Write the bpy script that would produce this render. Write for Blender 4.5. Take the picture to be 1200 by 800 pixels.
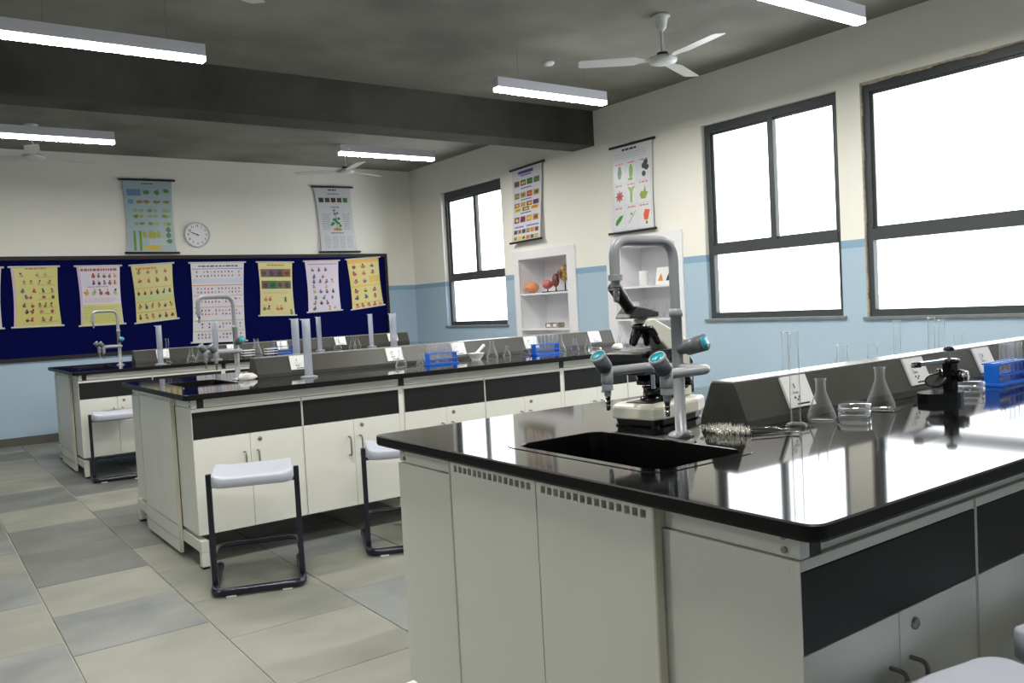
import bpy, bmesh, math, random
from mathutils import Vector, Matrix
random.seed(7)
for o in list(bpy.data.objects): bpy.data.objects.remove(o)
S = bpy.context.scene
C = S.collection
PI = math.pi

# ---------------------------------------------------------------- camera
cam_d = bpy.data.cameras.new('camera'); cam = bpy.data.objects.new('camera', cam_d); C.objects.link(cam)
cam_d.sensor_width = 36.0; cam_d.lens = 986.16/1200*36; cam_d.clip_start = 0.02
_r = Vector((0.8087319, -0.58579731, -0.05286036)); _u = Vector((0.06791251, 0.00373007, 0.99768431)); _f = Vector((0.58424361, 0.81044901, -0.0427996))
_m = Matrix((_r, _u, -_f)).transposed().to_4x4(); _m.translation = (-1.1117, -0.7709, 1.2633)
cam.matrix_world = _m
S.camera = cam

# ---------------------------------------------------------------- daylight, exposure
W = bpy.data.worlds.new('overcast_sky'); S.world = W; W.use_nodes = True
W.node_tree.nodes['Background'].inputs[0].default_value = (0.97, 0.99, 1.0, 1)
W.node_tree.nodes['Background'].inputs[1].default_value = 3.2
LAMP = 135.0           # brightness of the tube diffusers
S.view_settings.view_transform = 'Standard'; S.view_settings.look = 'None'
S.view_settings.gamma = 1.0; S.view_settings.use_curve_mapping = False
S.view_settings.exposure = 0.6

# ---------------------------------------------------------------- dimensions
XW, YB, H = 4.944, 9.96, 3.268          # window wall, back wall, ceiling
XL, YF = -5.0, -3.6                     # left wall, wall behind
TOP = 0.90
BW = 1.505                              # bench width
BL = 3.75                               # bench length
BENCH = [(0.0, 'nearest'), (3.594, 'middle'), (7.015, 'far')]
RIDGE_X = [0.69, 0.61, 0.63]

# ---------------------------------------------------------------- materials
def lin(c):
    c = c/255.0
    return c/12.92 if c <= 0.04045 else ((c+0.055)/1.055)**2.4
def rgb(r, g, b): return (lin(r), lin(g), lin(b), 1)
MATS = {}
def mat(name, col, rough=0.5, metal=0.0, var=0.0, scale=8.0, bump=0.0, bscale=60.0, col2=None, spec=0.5, coat=0.0, stretch=None, detail=4.0):
    m = bpy.data.materials.new(name); m.use_nodes = True; MATS[name] = m
    nt = m.node_tree; b = nt.nodes['Principled BSDF']
    b.inputs['Base Color'].default_value = col; b.inputs['Roughness'].default_value = rough
    b.inputs['Metallic'].default_value = metal; b.inputs['Specular IOR Level'].default_value = spec
    b.inputs['Coat Weight'].default_value = coat
    tc = nt.nodes.new('ShaderNodeTexCoord'); mp = nt.nodes.new('ShaderNodeMapping'); nt.links.new(tc.outputs['Object'], mp.inputs[0])
    if stretch: mp.inputs['Scale'].default_value = stretch
    if var > 0 or col2:
        n = nt.nodes.new('ShaderNodeTexNoise'); n.inputs['Scale'].default_value = scale; n.inputs['Detail'].default_value = detail
        nt.links.new(mp.outputs[0], n.inputs['Vector'])
        r = nt.nodes.new('ShaderNodeValToRGB'); r.color_ramp.elements[0].position = 0.32; r.color_ramp.elements[1].position = 0.68
        if col2: a, c = col, col2
        else: a = tuple(v*(1-var) for v in col[:3])+(1,); c = tuple(min(1, v*(1+var)) for v in col[:3])+(1,)
        r.color_ramp.elements[0].color = a; r.color_ramp.elements[1].color = c
        nt.links.new(n.outputs[0], r.inputs[0]); nt.links.new(r.outputs[0], b.inputs['Base Color'])
    if bump > 0:
        n2 = nt.nodes.new('ShaderNodeTexNoise'); n2.inputs['Scale'].default_value = bscale; n2.inputs['Detail'].default_value = 5
        nt.links.new(mp.outputs[0], n2.inputs['Vector'])
        bp = nt.nodes.new('ShaderNodeBump'); bp.inputs['Strength'].default_value = bump; bp.inputs['Distance'].default_value = 0.01
        nt.links.new(n2.outputs[0], bp.inputs['Height']); nt.links.new(bp.outputs[0], b.inputs['Normal'])
    return m
def emit(name, col, strength):
    m = bpy.data.materials.new(name); m.use_nodes = True; MATS[name] = m; nt = m.node_tree
    b = nt.nodes['Principled BSDF']; b.inputs['Emission Color'].default_value = col; b.inputs['Emission Strength'].default_value = strength
    b.inputs['Base Color'].default_value = (.9, .9, .9, 1)
    return m
def glass(name, tint, rough=0.03, facing=0.25, body=None, bodyw=0.0, edge=0.0):
    """thin shell: see-through, reflections by Fresnel, rim whitened to paint the bright outline of caught light"""
    m = bpy.data.materials.new(name); m.use_nodes = True; MATS[name] = m; nt = m.node_tree; nt.nodes.clear()
    out = nt.nodes.new('ShaderNodeOutputMaterial'); t = nt.nodes.new('ShaderNodeBsdfTransparent'); t.inputs[0].default_value = tint
    g = nt.nodes.new('ShaderNodeBsdfGlossy'); g.inputs['Roughness'].default_value = rough
    fr = nt.nodes.new('ShaderNodeLayerWeight'); fr.inputs[0].default_value = facing
    mx = nt.nodes.new('ShaderNodeMixShader'); nt.links.new(fr.outputs[0], mx.inputs[0])
    base = t
    if body:
        d = nt.nodes.new('ShaderNodeBsdfDiffuse'); d.inputs[0].default_value = body
        tr = nt.nodes.new('ShaderNodeBsdfTranslucent'); tr.inputs[0].default_value = body
        m0 = nt.nodes.new('ShaderNodeMixShader'); m0.inputs[0].default_value = 0.5
        nt.links.new(d.outputs[0], m0.inputs[1]); nt.links.new(tr.outputs[0], m0.inputs[2])
        lw = nt.nodes.new('ShaderNodeLayerWeight'); lw.inputs[0].default_value = 0.25
        pw = nt.nodes.new('ShaderNodeMath'); pw.operation = 'POWER'; pw.inputs[1].default_value = 1.4; nt.links.new(lw.outputs['Facing'], pw.inputs[0])
        ma = nt.nodes.new('ShaderNodeMath'); ma.operation = 'MULTIPLY_ADD'; ma.use_clamp = True; ma.inputs[1].default_value = edge; ma.inputs[2].default_value = bodyw  # white grows toward the silhouette, painting window light caught at glass outlines
        nt.links.new(pw.outputs[0], ma.inputs[0])
        m1 = nt.nodes.new('ShaderNodeMixShader'); nt.links.new(ma.outputs[0], m1.inputs[0])
        nt.links.new(t.outputs[0], m1.inputs[1]); nt.links.new(m0.outputs[0], m1.inputs[2]); base = m1
    nt.links.new(base.outputs[0], mx.inputs[1]); nt.links.new(g.outputs[0], mx.inputs[2]); nt.links.new(mx.outputs[0], out.inputs[0])
    return m
def wall_mat():
    m = mat('painted_plaster', rgb(232, 228, 212), 0.75, bump=0.08, bscale=25); nt = m.node_tree; b = nt.nodes['Principled BSDF']
    g = nt.nodes.new('ShaderNodeNewGeometry'); s = nt.nodes.new('ShaderNodeSeparateXYZ'); nt.links.new(g.outputs['Position'], s.inputs[0])
    n = nt.nodes.new('ShaderNodeTexNoise'); n.inputs['Scale'].default_value = 1.3; n.inputs['Detail'].default_value = 3
    nt.links.new(g.outputs['Position'], n.inputs['Vector'])
    dv = nt.nodes.new('ShaderNodeMath'); dv.operation = 'DIVIDE'; dv.inputs[1].default_value = H; nt.links.new(s.outputs[2], dv.inputs[0])
    r = nt.nodes.new('ShaderNodeValToRGB'); r.color_ramp.interpolation = 'CONSTANT'; e = r.color_ramp.elements
    e[0].position = 0; e[0].color = rgb(178, 202, 221); e[1].position = 1.633/H; e[1].color = rgb(247, 245, 236)
    x = e.new(1.558/H); x.color = rgb(142, 176, 202)
    nt.links.new(dv.outputs[0], r.inputs[0])
    mx = nt.nodes.new('ShaderNodeMix'); mx.data_type = 'RGBA'; mx.blend_type = 'MULTIPLY'; mx.inputs[0].default_value = 0.10
    nt.links.new(r.outputs[0], mx.inputs[6]); nt.links.new(n.outputs[0], mx.inputs[7]); nt.links.new(mx.outputs[2], b.inputs['Base Color'])
    return m
def slab_mat(name, c1, c2):
    m = bpy.data.materials.new(name); m.use_nodes = True; MATS[name] = m; nt = m.node_tree; b = nt.nodes['Principled BSDF']
    b.inputs['Roughness'].default_value = 0.5; b.inputs['Specular IOR Level'].default_value = 0.35
    tc = nt.nodes.new('ShaderNodeTexCoord'); oi = nt.nodes.new('ShaderNodeObjectInfo'); mp = nt.nodes.new('ShaderNodeMapping')
    mp.inputs['Scale'].default_value = (1.3, 1.7, 1); nt.links.new(tc.outputs['Object'], mp.inputs[0])
    ml = nt.nodes.new('ShaderNodeMath'); ml.operation = 'MULTIPLY'; ml.inputs[1].default_value = 40; nt.links.new(oi.outputs['Random'], ml.inputs[0])
    cb = nt.nodes.new('ShaderNodeCombineXYZ'); nt.links.new(ml.outputs[0], cb.inputs[0]); nt.links.new(ml.outputs[0], cb.inputs[2]); nt.links.new(cb.outputs[0], mp.inputs['Location'])
    n = nt.nodes.new('ShaderNodeTexNoise'); n.inputs['Scale'].default_value = 2.0; n.inputs['Detail'].default_value = 6; n.inputs['Distortion'].default_value = 0.35
    nt.links.new(mp.outputs[0], n.inputs['Vector'])
    r = nt.nodes.new('ShaderNodeValToRGB'); r.color_ramp.elements[0].position = 0.3; r.color_ramp.elements[1].position = 0.7
    r.color_ramp.elements[0].color = c1; r.color_ramp.elements[1].color = c2
    nt.links.new(n.outputs[0], r.inputs[0]); nt.links.new(r.outputs[0], b.inputs['Base Color'])
    bp = nt.nodes.new('ShaderNodeBump'); bp.inputs['Strength'].default_value = 0.12; bp.inputs['Distance'].default_value = 0.01
    nt.links.new(n.outputs[0], bp.inputs['Height']); nt.links.new(bp.outputs[0], b.inputs['Normal'])
    return m
def granite_mat():
    m = mat('black_granite', rgb(14, 14, 15), 0.06, spec=0.6); nt = m.node_tree; b = nt.nodes['Principled BSDF']
    tc = nt.nodes.new('ShaderNodeTexCoord'); v = nt.nodes.new('ShaderNodeTexVoronoi'); v.inputs['Scale'].default_value = 170
    nt.links.new(tc.outputs['Object'], v.inputs['Vector'])
    r = nt.nodes.new('ShaderNodeValToRGB'); r.color_ramp.elements[0].position = 0.05; r.color_ramp.elements[0].color = rgb(74, 74, 72)
    r.color_ramp.elements[1].position = 0.16; r.color_ramp.elements[1].color = rgb(13, 13, 14)
    nt.links.new(v.outputs['Distance'], r.inputs[0]); nt.links.new(r.outputs[0], b.inputs['Base Color'])
    b.inputs['IOR'].default_value = 1.75
    return m
def print_mat():
    m = bpy.data.materials.new('printed_colour'); m.use_nodes = True; MATS['printed_colour'] = m; nt = m.node_tree; b = nt.nodes['Principled BSDF']
    a = nt.nodes.new('ShaderNodeAttribute'); a.attribute_name = 'ink'; nt.links.new(a.outputs['Color'], b.inputs['Base Color'])
    b.inputs['Roughness'].default_value = 0.3
    return m
wall_mat(); granite_mat(); print_mat()
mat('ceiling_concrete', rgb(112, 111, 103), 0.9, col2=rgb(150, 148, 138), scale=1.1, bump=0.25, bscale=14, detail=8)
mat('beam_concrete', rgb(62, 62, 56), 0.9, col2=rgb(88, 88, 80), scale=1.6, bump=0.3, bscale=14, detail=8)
slab_mat('slab_dark', rgb(92, 95, 93), rgb(114, 117, 113)); slab_mat('slab_mid', rgb(118, 120, 113), rgb(142, 142, 132))
slab_mat('slab_light', rgb(128, 129, 121), rgb(149, 149, 140)); slab_mat('slab_blue', rgb(108, 112, 112), rgb(138, 141, 139))
mat('grout', rgb(186, 184, 172), 0.9, var=0.15, scale=30)
mat('skirting_stone', rgb(92, 92, 84), 0.5, var=0.12, scale=6)
mat('white_laminate', rgb(228, 228, 220), 0.38, var=0.015, scale=4)
mat('white_steel', rgb(222, 222, 214), 0.35, var=0.02, scale=6)
mat('panel_edge', rgb(196, 192, 174), 0.5, var=0.04)
mat('charcoal_laminate', rgb(25, 25, 25), 0.5, var=0.05, scale=5, spec=0.3)
mat('ridge_grey', rgb(60, 59, 54), 0.36, var=0.03, scale=6)
mat('ridge_cap', rgb(150, 150, 148), 0.22, var=0.02, scale=6)
mat('black_plastic', rgb(18, 18, 19), 0.4, var=0.1, scale=10)
mat('gloss_black', rgb(12, 12, 13), 0.18, var=0.1, scale=10)
mat('granite_edge', rgb(13, 13, 13), 0.42, spec=0.18, col2=rgb(24, 24, 23), scale=160)
mat('sink_rim', rgb(10, 10, 10), 0.07, var=0.1, spec=0.6); MATS['sink_rim'].node_tree.nodes['Principled BSDF'].inputs['IOR'].default_value = 1.7
mat('sink_black', rgb(5, 5, 5), 0.3, var=0.1, scale=6, spec=0.35)
mat('inside_shade', rgb(9, 9, 9), 0.9, var=0.1)
mat('window_frame_grey', rgb(62, 67, 70), 0.45, var=0.05, scale=8)
mat('raw_plaster', rgb(176, 166, 150), 0.9, var=0.2, scale=30, bump=0.5)
mat('sill_stone', rgb(120, 124, 124), 0.5, var=0.1, scale=12)
mat('niche_white', rgb(236, 236, 240), 0.45, var=0.015, scale=3)
mat('board_felt', rgb(10, 15, 70), 1.0, var=0.1, scale=40, spec=0.05)
mat('board_frame', rgb(26, 16, 14), 0.6, var=0.15, scale=10)
mat('stool_seat_grey', rgb(186, 190, 204), 0.38, var=0.02, scale=12)
mat('stool_seat_white', rgb(214, 215, 217), 0.35, var=0.02, scale=12)
mat('navy_steel', rgb(14, 17, 38), 0.25, var=0.1, scale=10, spec=0.6)
mat('tap_grey', rgb(150, 153, 158), 0.3, var=0.03, scale=20, spec=0.6)
mat('tap_dark_grey', rgb(96, 98, 104), 0.32, var=0.03, scale=20)
mat('tap_teal', rgb(30, 158, 178), 0.25, var=0.06, scale=20, coat=0.5)
mat('chrome', rgb(190, 190, 192), 0.16, metal=1.0, var=0.03)
mat('brushed_steel', rgb(150, 147, 138), 0.35, metal=0.9, var=0.05, scale=30)
mat('cream_enamel', rgb(228, 226, 212), 0.3, var=0.015, scale=6)
mat('paper_white', rgb(232, 232, 230), 0.6, var=0.02)
mat('plastic_white', rgb(238, 238, 238), 0.35, var=0.01)
mat('rail_black', rgb(20, 20, 22), 0.4, var=0.1)
mat('rail_white', rgb(214, 212, 202), 0.4, var=0.03)
mat('fan_white', rgb(208, 208, 204), 0.35, var=0.03)
mat('fixture_white', rgb(214, 214, 222), 0.45, var=0.01)
mat('rack_blue', rgb(20, 104, 218), 0.32, var=0.04, scale=20)
mat('bristle', rgb(236, 234, 226), 0.8, var=0.08, scale=60)
mat('cloth_white', rgb(226, 224, 218), 0.85, var=0.04, scale=40)
mat('clock_face', rgb(226, 228, 232), 0.3, var=0.01)
mat('clock_rim', rgb(214, 214, 218), 0.3, var=0.01)
mat('ink_black', rgb(22, 22, 24), 0.5, var=0.1)
mat('model_orange', rgb(226, 152, 104), 0.5, var=0.15, scale=40, bump=0.6, bscale=60)
mat('model_red', rgb(176, 62, 66), 0.4, col2=rgb(214, 140, 130), scale=30)
mat('model_brown', rgb(74, 36, 34), 0.4, col2=rgb(150, 92, 70), scale=45)
mat('model_yellow', rgb(206, 176, 96), 0.4, col2=rgb(110, 72, 48), scale=28)
mat('model_base_blue', rgb(56, 62, 140), 0.4, var=0.05)
mat('box_brown', rgb(92, 80, 74), 0.6, col2=rgb(190, 176, 160), scale=50)
mat('porcelain', rgb(240, 240, 238), 0.2, var=0.01)
mat('cork_cream', rgb(214, 202, 178), 0.7, var=0.08, scale=60)
emit('tube_glow', (1.0, 0.975, 0.91, 1), LAMP); emit('tube_side_glow', (0.93, 0.94, 1.0, 1), 3.5)
glass('clear_glass', (0.96, 0.975, 0.975, 1), facing=0.10, rough=0.05, body=rgb(250, 252, 255), bodyw=0.015, edge=1.0); glass('tube_glass', (0.95, 0.97, 0.98, 1), facing=0.12, rough=0.05, body=rgb(244, 246, 250), bodyw=0.10, edge=1.0)
glass('frosted_plastic', (0.9, 0.92, 0.97, 1), facing=0.2, rough=0.15, body=rgb(226, 230, 244), bodyw=0.62)
glass('window_pane', (0.98, 0.99, 1, 1), facing=0.08, rough=0.02)
glass('purple_light_tint', (0.90, 0.86, 0.98, 1), facing=0.2, rough=0.02)

# ---------------------------------------------------------------- mesh helpers
class MB:
    def __init__(s): s.v = []; s.f = []; s.sm = []; s.col = []; s.mi = []; s.cur = 0
    def add(s, vs, fs, smooth=False, col=None):
        o = len(s.v); s.v += [tuple(v) for v in vs]
        for f in fs: s.f.append([i+o for i in f]); s.sm.append(smooth); s.col.append(col); s.mi.append(s.cur)
        return s
    def box(s, x0, x1, y0, y1, z0, z1, col=None):
        vs = [(x, y, z) for z in (z0, z1) for y in (y0, y1) for x in (x0, x1)]
        return s.add(vs, [(0, 2, 3, 1), (4, 5, 7, 6), (0, 1, 5, 4), (2, 6, 7, 3), (0, 4, 6, 2), (1, 3, 7, 5)], col=col)
    def bbox(s, x0, x1, y0, y1, z0, z1, b=0.004):
        """box with chamfered edges"""
        bm = bmesh.new(); bmesh.ops.create_cube(bm, size=1)
        for v in bm.verts: v.co = ((x0+x1)/2+v.co.x*(x1-x0), (y0+y1)/2+v.co.y*(y1-y0), (z0+z1)/2+v.co.z*(z1-z0))
        bmesh.ops.bevel(bm, geom=bm.edges[:], offset=b, segments=2, profile=0.7, affect='EDGES')
        bm.verts.ensure_lookup_table()
        s.add([v.co for v in bm.verts], [[v.index for v in f.verts] for f in bm.faces]); bm.free(); return s
    def loft(s, loops, cap0=True, cap1=True, smooth=False, closed=False):
        n = len(loops[0]); vs = [p for l in loops for p in l]; fs = []
        K = len(loops)
        for k in range(K if closed else K-1):
            for i in range(n):
                a, b = k*n, ((k+1) % K)*n
                fs.append((a+i, a+(i+1) % n, b+(i+1) % n, b+i))
        s.add(vs, fs, smooth)
        if cap0 and not closed: s.add(loops[0], [list(range(n))[::-1]])
        if cap1 and not closed: s.add(loops[-1], [list(range(n))])
        return s
    def lathe(s, prof, cx=0, cy=0, n=20, axis=None, origin=None, smooth=True, cap0=False, cap1=False):
        """prof: list of (r, z); axis/origin turn it about another line"""
        loops = []
        for r, z in prof: loops.append([Vector((r*math.cos(2*PI*i/n), r*math.sin(2*PI*i/n), z)) for i in range(n)])
        if axis is not None:
            q = Vector((0, 0, 1)).rotation_difference(Vector(axis).normalized()); o = Vector(origin)
            loops = [[q @ p + o for p in l] for l in loops]
        else: loops = [[p+Vector((cx, cy, 0)) for p in l] for l in loops]
        return s.loft(loops, cap0, cap1, smooth)
    def cyl(s, p0, p1, r, n=12, r1=None, smooth=True):
        p0 = Vector(p0); p1 = Vector(p1); L = (p1-p0).length
        return s.lathe([(r, 0), (r if r1 is None else r1, L)], n=n, axis=p1-p0, origin=p0, smooth=smooth, cap0=True, cap1=True)
    def tube(s, pts, r, n=10, cap=True):
        pts = [Vector(p) for p in pts]; loops = []
        t = (pts[1]-pts[0]).normalized(); ref = Vector((0, 0, 1)) if abs(t.z) < 0.9 else Vector((1, 0, 0))
        u = t.cross(ref).normalized()
        for i, p in enumerate(pts):
            a = pts[max(i-1, 0)]; b = pts[min(i+1, len(pts)-1)]; t = (b-a).normalized()
            u = (u-t*u.dot(t)).normalized(); w = t.cross(u)
            rr = r[i] if isinstance(r, (list, tuple)) else r
            loops.append([p+(u*math.cos(2*PI*k/n)+w*math.sin(2*PI*k/n))*rr for k in range(n)])
        return s.loft(loops, cap, cap, True)
    def prism(s, poly, axis, a0, a1):
        """poly in the two other axes, in order; extruded along axis index"""
        def P(p, t):
            q = list(p); q.insert(axis, t); return tuple(q)
        n = len(poly)
        s.add([P(p, a0) for p in poly]+[P(p, a1) for p in poly], [list(range(n))[::-1], [n+i for i in range(n)]]+[(i, (i+1) % n, n+(i+1) % n, n+i) for i in range(n)])
        return s
    def build(s, name, m, parent=None, loc=(0, 0, 0), rz=0.0, fix=True):
        me = bpy.data.meshes.new(name); me.from_pydata(s.v, [], s.f)
        me.polygons.foreach_set('use_smooth', s.sm)
        ms = m if isinstance(m, (list, tuple)) else [m]
        for q in ms: me.materials.append(MATS[q])
        if len(ms) > 1: me.polygons.foreach_set('material_index', s.mi)
        if any(c is not None for c in s.col):
            at = me.color_attributes.new('ink', 'FLOAT_COLOR', 'CORNER'); k = 0
            for p, c in zip(me.polygons, s.col):
                for li in p.loop_indices: at.data[li].color = c or (1, 1, 1, 1)
        if fix:
            bm = bmesh.new(); bm.from_mesh(me); bmesh.ops.recalc_face_normals(bm, faces=bm.faces[:]); bm.to_mesh(me); bm.free()
        me.update()
        o = bpy.data.objects.new(name, me); C.objects.link(o); o.location = loc; o.rotation_euler = (0, 0, rz)
        if parent is not None: o.parent = parent
        return o
def tag(o, label=None, cat=None, group=None, kind=None):
    if label: o['label'] = label
    if cat: o['category'] = cat
    if group: o['group'] = group
    if kind: o['kind'] = kind
    return o
def thing(name, label, cat, loc=(0, 0, 0), rz=0.0, group=None):
    o = bpy.data.objects.new(name, None); C.objects.link(o); o.location = loc; o.rotation_euler = (0, 0, rz); o.empty_display_size = 0.05
    return tag(o, label, cat, group)
def kids(o): return [c for c in C.objects if c.parent == o]
def dup(o, loc=None, rz=None, label=None, group=None, parent=None):
    c = o.copy(); C.objects.link(c); c.parent = parent
    if loc is not None: c.location = loc
    if rz is not None: c.rotation_euler = (0, 0, rz)
    if label: c['label'] = label
    if group: c['group'] = group
    for ch in kids(o): dup(ch, parent=c)
    return c
def rrect(x0, x1, y0, y1, r, z, n=5):
    P = []
    for cx, cy, a in ((x1-r, y1-r, 0), (x0+r, y1-r, 90), (x0+r, y0+r, 180), (x1-r, y0+r, 270)):
        for k in range(n+1):
            t = math.radians(a+90*k/n); P.append(Vector((cx+r*math.cos(t), cy+r*math.sin(t), z)))
    return P
def fillet(pts, r, n=6):
    pts = [Vector(p) for p in pts]; out = [pts[0]]
    for i in range(1, len(pts)-1):
        a = (pts[i-1]-pts[i]); b = (pts[i+1]-pts[i]); d = min(r, a.length*0.49, b.length*0.49)
        p0 = pts[i]+a.normalized()*d; p1 = pts[i]+b.normalized()*d
        for k in range(n+1):
            t = k/n; out.append(p0*(1-t)**2+pts[i]*2*t*(1-t)+p1*t*t)
    out.append(pts[-1]); return out

# ================================================================ THE ROOM
# floor: grout bed with single stone slabs as parts
fl = tag(MB().box(XL, XW+0.1, YF, YB+0.1, -0.1, -0.006).build('floor', 'grout'), 'grey stone slab floor with pale joints', kind='structure')
colx = [-5.0, -4.4, -4.0, -3.6, -3.12, -2.6, -2.08, -1.72, -1.2, -0.67, -0.15, 0.42, 0.98, 1.52, 2.08, 2.62, 3.18, 3.72, 4.28, XW]
known = {9: [2.05, 2.85, 3.40, 3.94, 4.72, 5.38, 6.10, 6.85, 7.5, 8.2, 8.85, 9.4, YB],
         10: [1.45, 2.02, 2.60, 3.15, 3.75, 4.35, 5.0, 5.62, 6.3, 6.9, 7.4, 8.0, 8.6, 9.3, YB],
         11: [1.6, 2.15, 2.80, 3.42, 4.05, 4.6, 5.2, 5.85, 6.4, 7.0, 7.6, 8.2, 8.85, 9.4, YB]}
shade = {(9, 0): 'slab_light', (9, 1): 'slab_blue', (9, 2): 'slab_light', (9, 3): 'slab_dark', (9, 4): 'slab_dark', (9, 5): 'slab_mid', (9, 6): 'slab_dark', (9, 7): 'slab_mid',
         (10, 0): 'slab_light', (10, 1): 'slab_light', (10, 2): 'slab_mid', (10, 3): 'slab_mid', (10, 4): 'slab_mid', (10, 5): 'slab_dark', (11, 0): 'slab_light', (11, 1): 'slab_blue', (11, 2): 'slab_mid'}
rest = MB(); slabmesh = {}
for ci in range(len(colx)-1):
    x0, x1 = colx[ci]+0.003, colx[ci+1]-0.003
    ys = [YF]; rr = random.Random(ci*13+1)
    if ci in known:
        tail = known[ci]; y = tail[0]; pre = []
        while y-0.6 > YF: y -= rr.uniform(0.55, 0.7); pre.append(max(y, YF))
        ys = [YF]+sorted(p for p in pre if p > YF+0.1)+tail; off = len(ys)-len(tail)
    else:
        y = YF+rr.uniform(0.2, 0.6)
        while y < YB-0.25: ys.append(y); y += rr.uniform(0.5, 0.72)
        ys.append(YB); off = 999
    for k in range(len(ys)-1):
        y0, y1 = ys[k]+0.002, ys[k+1]-0.002
        dz = rr.uniform(-0.0012, 0.0012)
        vis = -1.3 < x0 < 4.9 and y1 > 1.5
        if not vis: rest.box(x0, x1, y0, y1, -0.03, dz); continue
        m = shade.get((ci, k-off)) or rr.choice(['slab_dark', 'slab_mid', 'slab_mid', 'slab_light', 'slab_blue'])
        cx, cy = (x0+x1)/2, (y0+y1)/2
        b = MB(); w, d = (x1-x0)/2, (y1-y0)/2
        b.loft([[Vector((sx*w, sy*d, -0.03)) for sx, sy in ((-1, -1), (1, -1), (1, 1), (-1, 1))], [Vector((sx*w, sy*d, -0.002)) for sx, sy in ((-1, -1), (1, -1), (1, 1), (-1, 1))],
                [Vector((sx*(w-.002), sy*(d-.002), 0)) for sx, sy in ((-1, -1), (1, -1), (1, 1), (-1, 1))]])
        b.build('stone_slab', m, fl, loc=(cx, cy, dz))
o = rest.build('stone_slab_field', 'slab_mid', fl); o['kind'] = 'stuff'

ce = tag(MB().box(XL, XW+0.3, YF, YB+0.2, H, H+0.2).build('ceiling', 'ceiling_concrete'), 'raw dark concrete ceiling', kind='structure')
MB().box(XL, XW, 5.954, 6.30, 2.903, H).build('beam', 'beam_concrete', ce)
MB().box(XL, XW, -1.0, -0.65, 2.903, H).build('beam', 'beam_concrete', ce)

def holed_wall(name, xa, xb, y0, y1, holes):
    ys = sorted({y0, y1}|{h[0] for h in holes}|{h[1] for h in holes}); zs = sorted({0, H}|{h[2] for h in holes}|{h[3] for h in holes})
    b = MB()
    solid = lambda i, j: 0 <= i < len(ys)-1 and 0 <= j < len(zs)-1 and not any(h[0] <= ys[i]+1e-6 and ys[i+1] <= h[1]+1e-6 and h[2] <= zs[j]+1e-6 and zs[j+1] <= h[3]+1e-6 for h in holes)
    for i in range(len(ys)-1):
        for j in range(len(zs)-1):
            if not solid(i, j): continue
            a, c, d, e = ys[i], ys[i+1], zs[j], zs[j+1]
            b.add([(xa, a, d), (xa, c, d), (xa, c, e), (xa, a, e)], [(0, 3, 2, 1)]); b.add([(xb, a, d), (xb, c, d), (xb, c, e), (xb, a, e)], [(0, 1, 2, 3)])
            if not solid(i-1, j): b.add([(xa, a, d), (xb, a, d), (xb, a, e), (xa, a, e)], [(0, 3, 2, 1)])
            if not solid(i+1, j): b.add([(xa, c, d), (xb, c, d), (xb, c, e), (xa, c, e)], [(0, 1, 2, 3)])
            if not solid(i, j-1): b.add([(xa, a, d), (xb, a, d), (xb, c, d), (xa, c, d)], [(0, 1, 2, 3)])
            if not solid(i, j+1): b.add([(xa, a, e), (xb, a, e), (xb, c, e), (xa, c, e)], [(0, 3, 2, 1)])
    return b.build(name, 'painted_plaster', fix=False)
WIN = [(7.70, 9.115, 1.03, 2.84, 0.058), (3.108, 4.495, 1.04, 2.815, 0.05), (0.55, 2.90, 1.03, 2.815, 0.016)]
NICHE = [(6.47, 7.40, 0.10, 1.815), (4.845, 5.72, 0.10, 1.812)]
wr = holed_wall('wall_right', XW, XW+0.125, YF, YB, [(w[0], w[1], w[2], w[3]) for w in WIN]+NICHE)
tag(wr, 'window wall painted cream above a two-tone blue dado', kind='structure')
tag(MB().box(XL, XW+0.25, YB, YB+0.2, 0, H).build('wall_back', 'painted_plaster'), 'cream back wall with blue dado behind the notice board', kind='structure')
tag(MB().box(XL-0.2, XL, YF, YB, 0, H).build('wall_left', 'painted_plaster'), 'cream and blue left wall', kind='structure')
tag(MB().box(XL-0.2, XW+0.25, YF-0.2, YF, 0, H).build('wall_front', 'painted_plaster'), 'cream and blue wall behind the viewer', kind='structure')
tag(MB().box(XL, XW-0.012, YB-0.012, YB, 0, 0.095).build('baseboard_back', 'skirting_stone'), 'dark stone skirting along the back wall', kind='structure')
b = MB()
for a, c in ((YF, 4.77), (5.83, 6.35), (7.48, YB-0.012)): b.box(XW-0.012, XW, a, c, 0, 0.095)
tag(b.build('baseboard_right', 'skirting_stone'), 'dark stone skirting under the windows', kind='structure')

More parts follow.
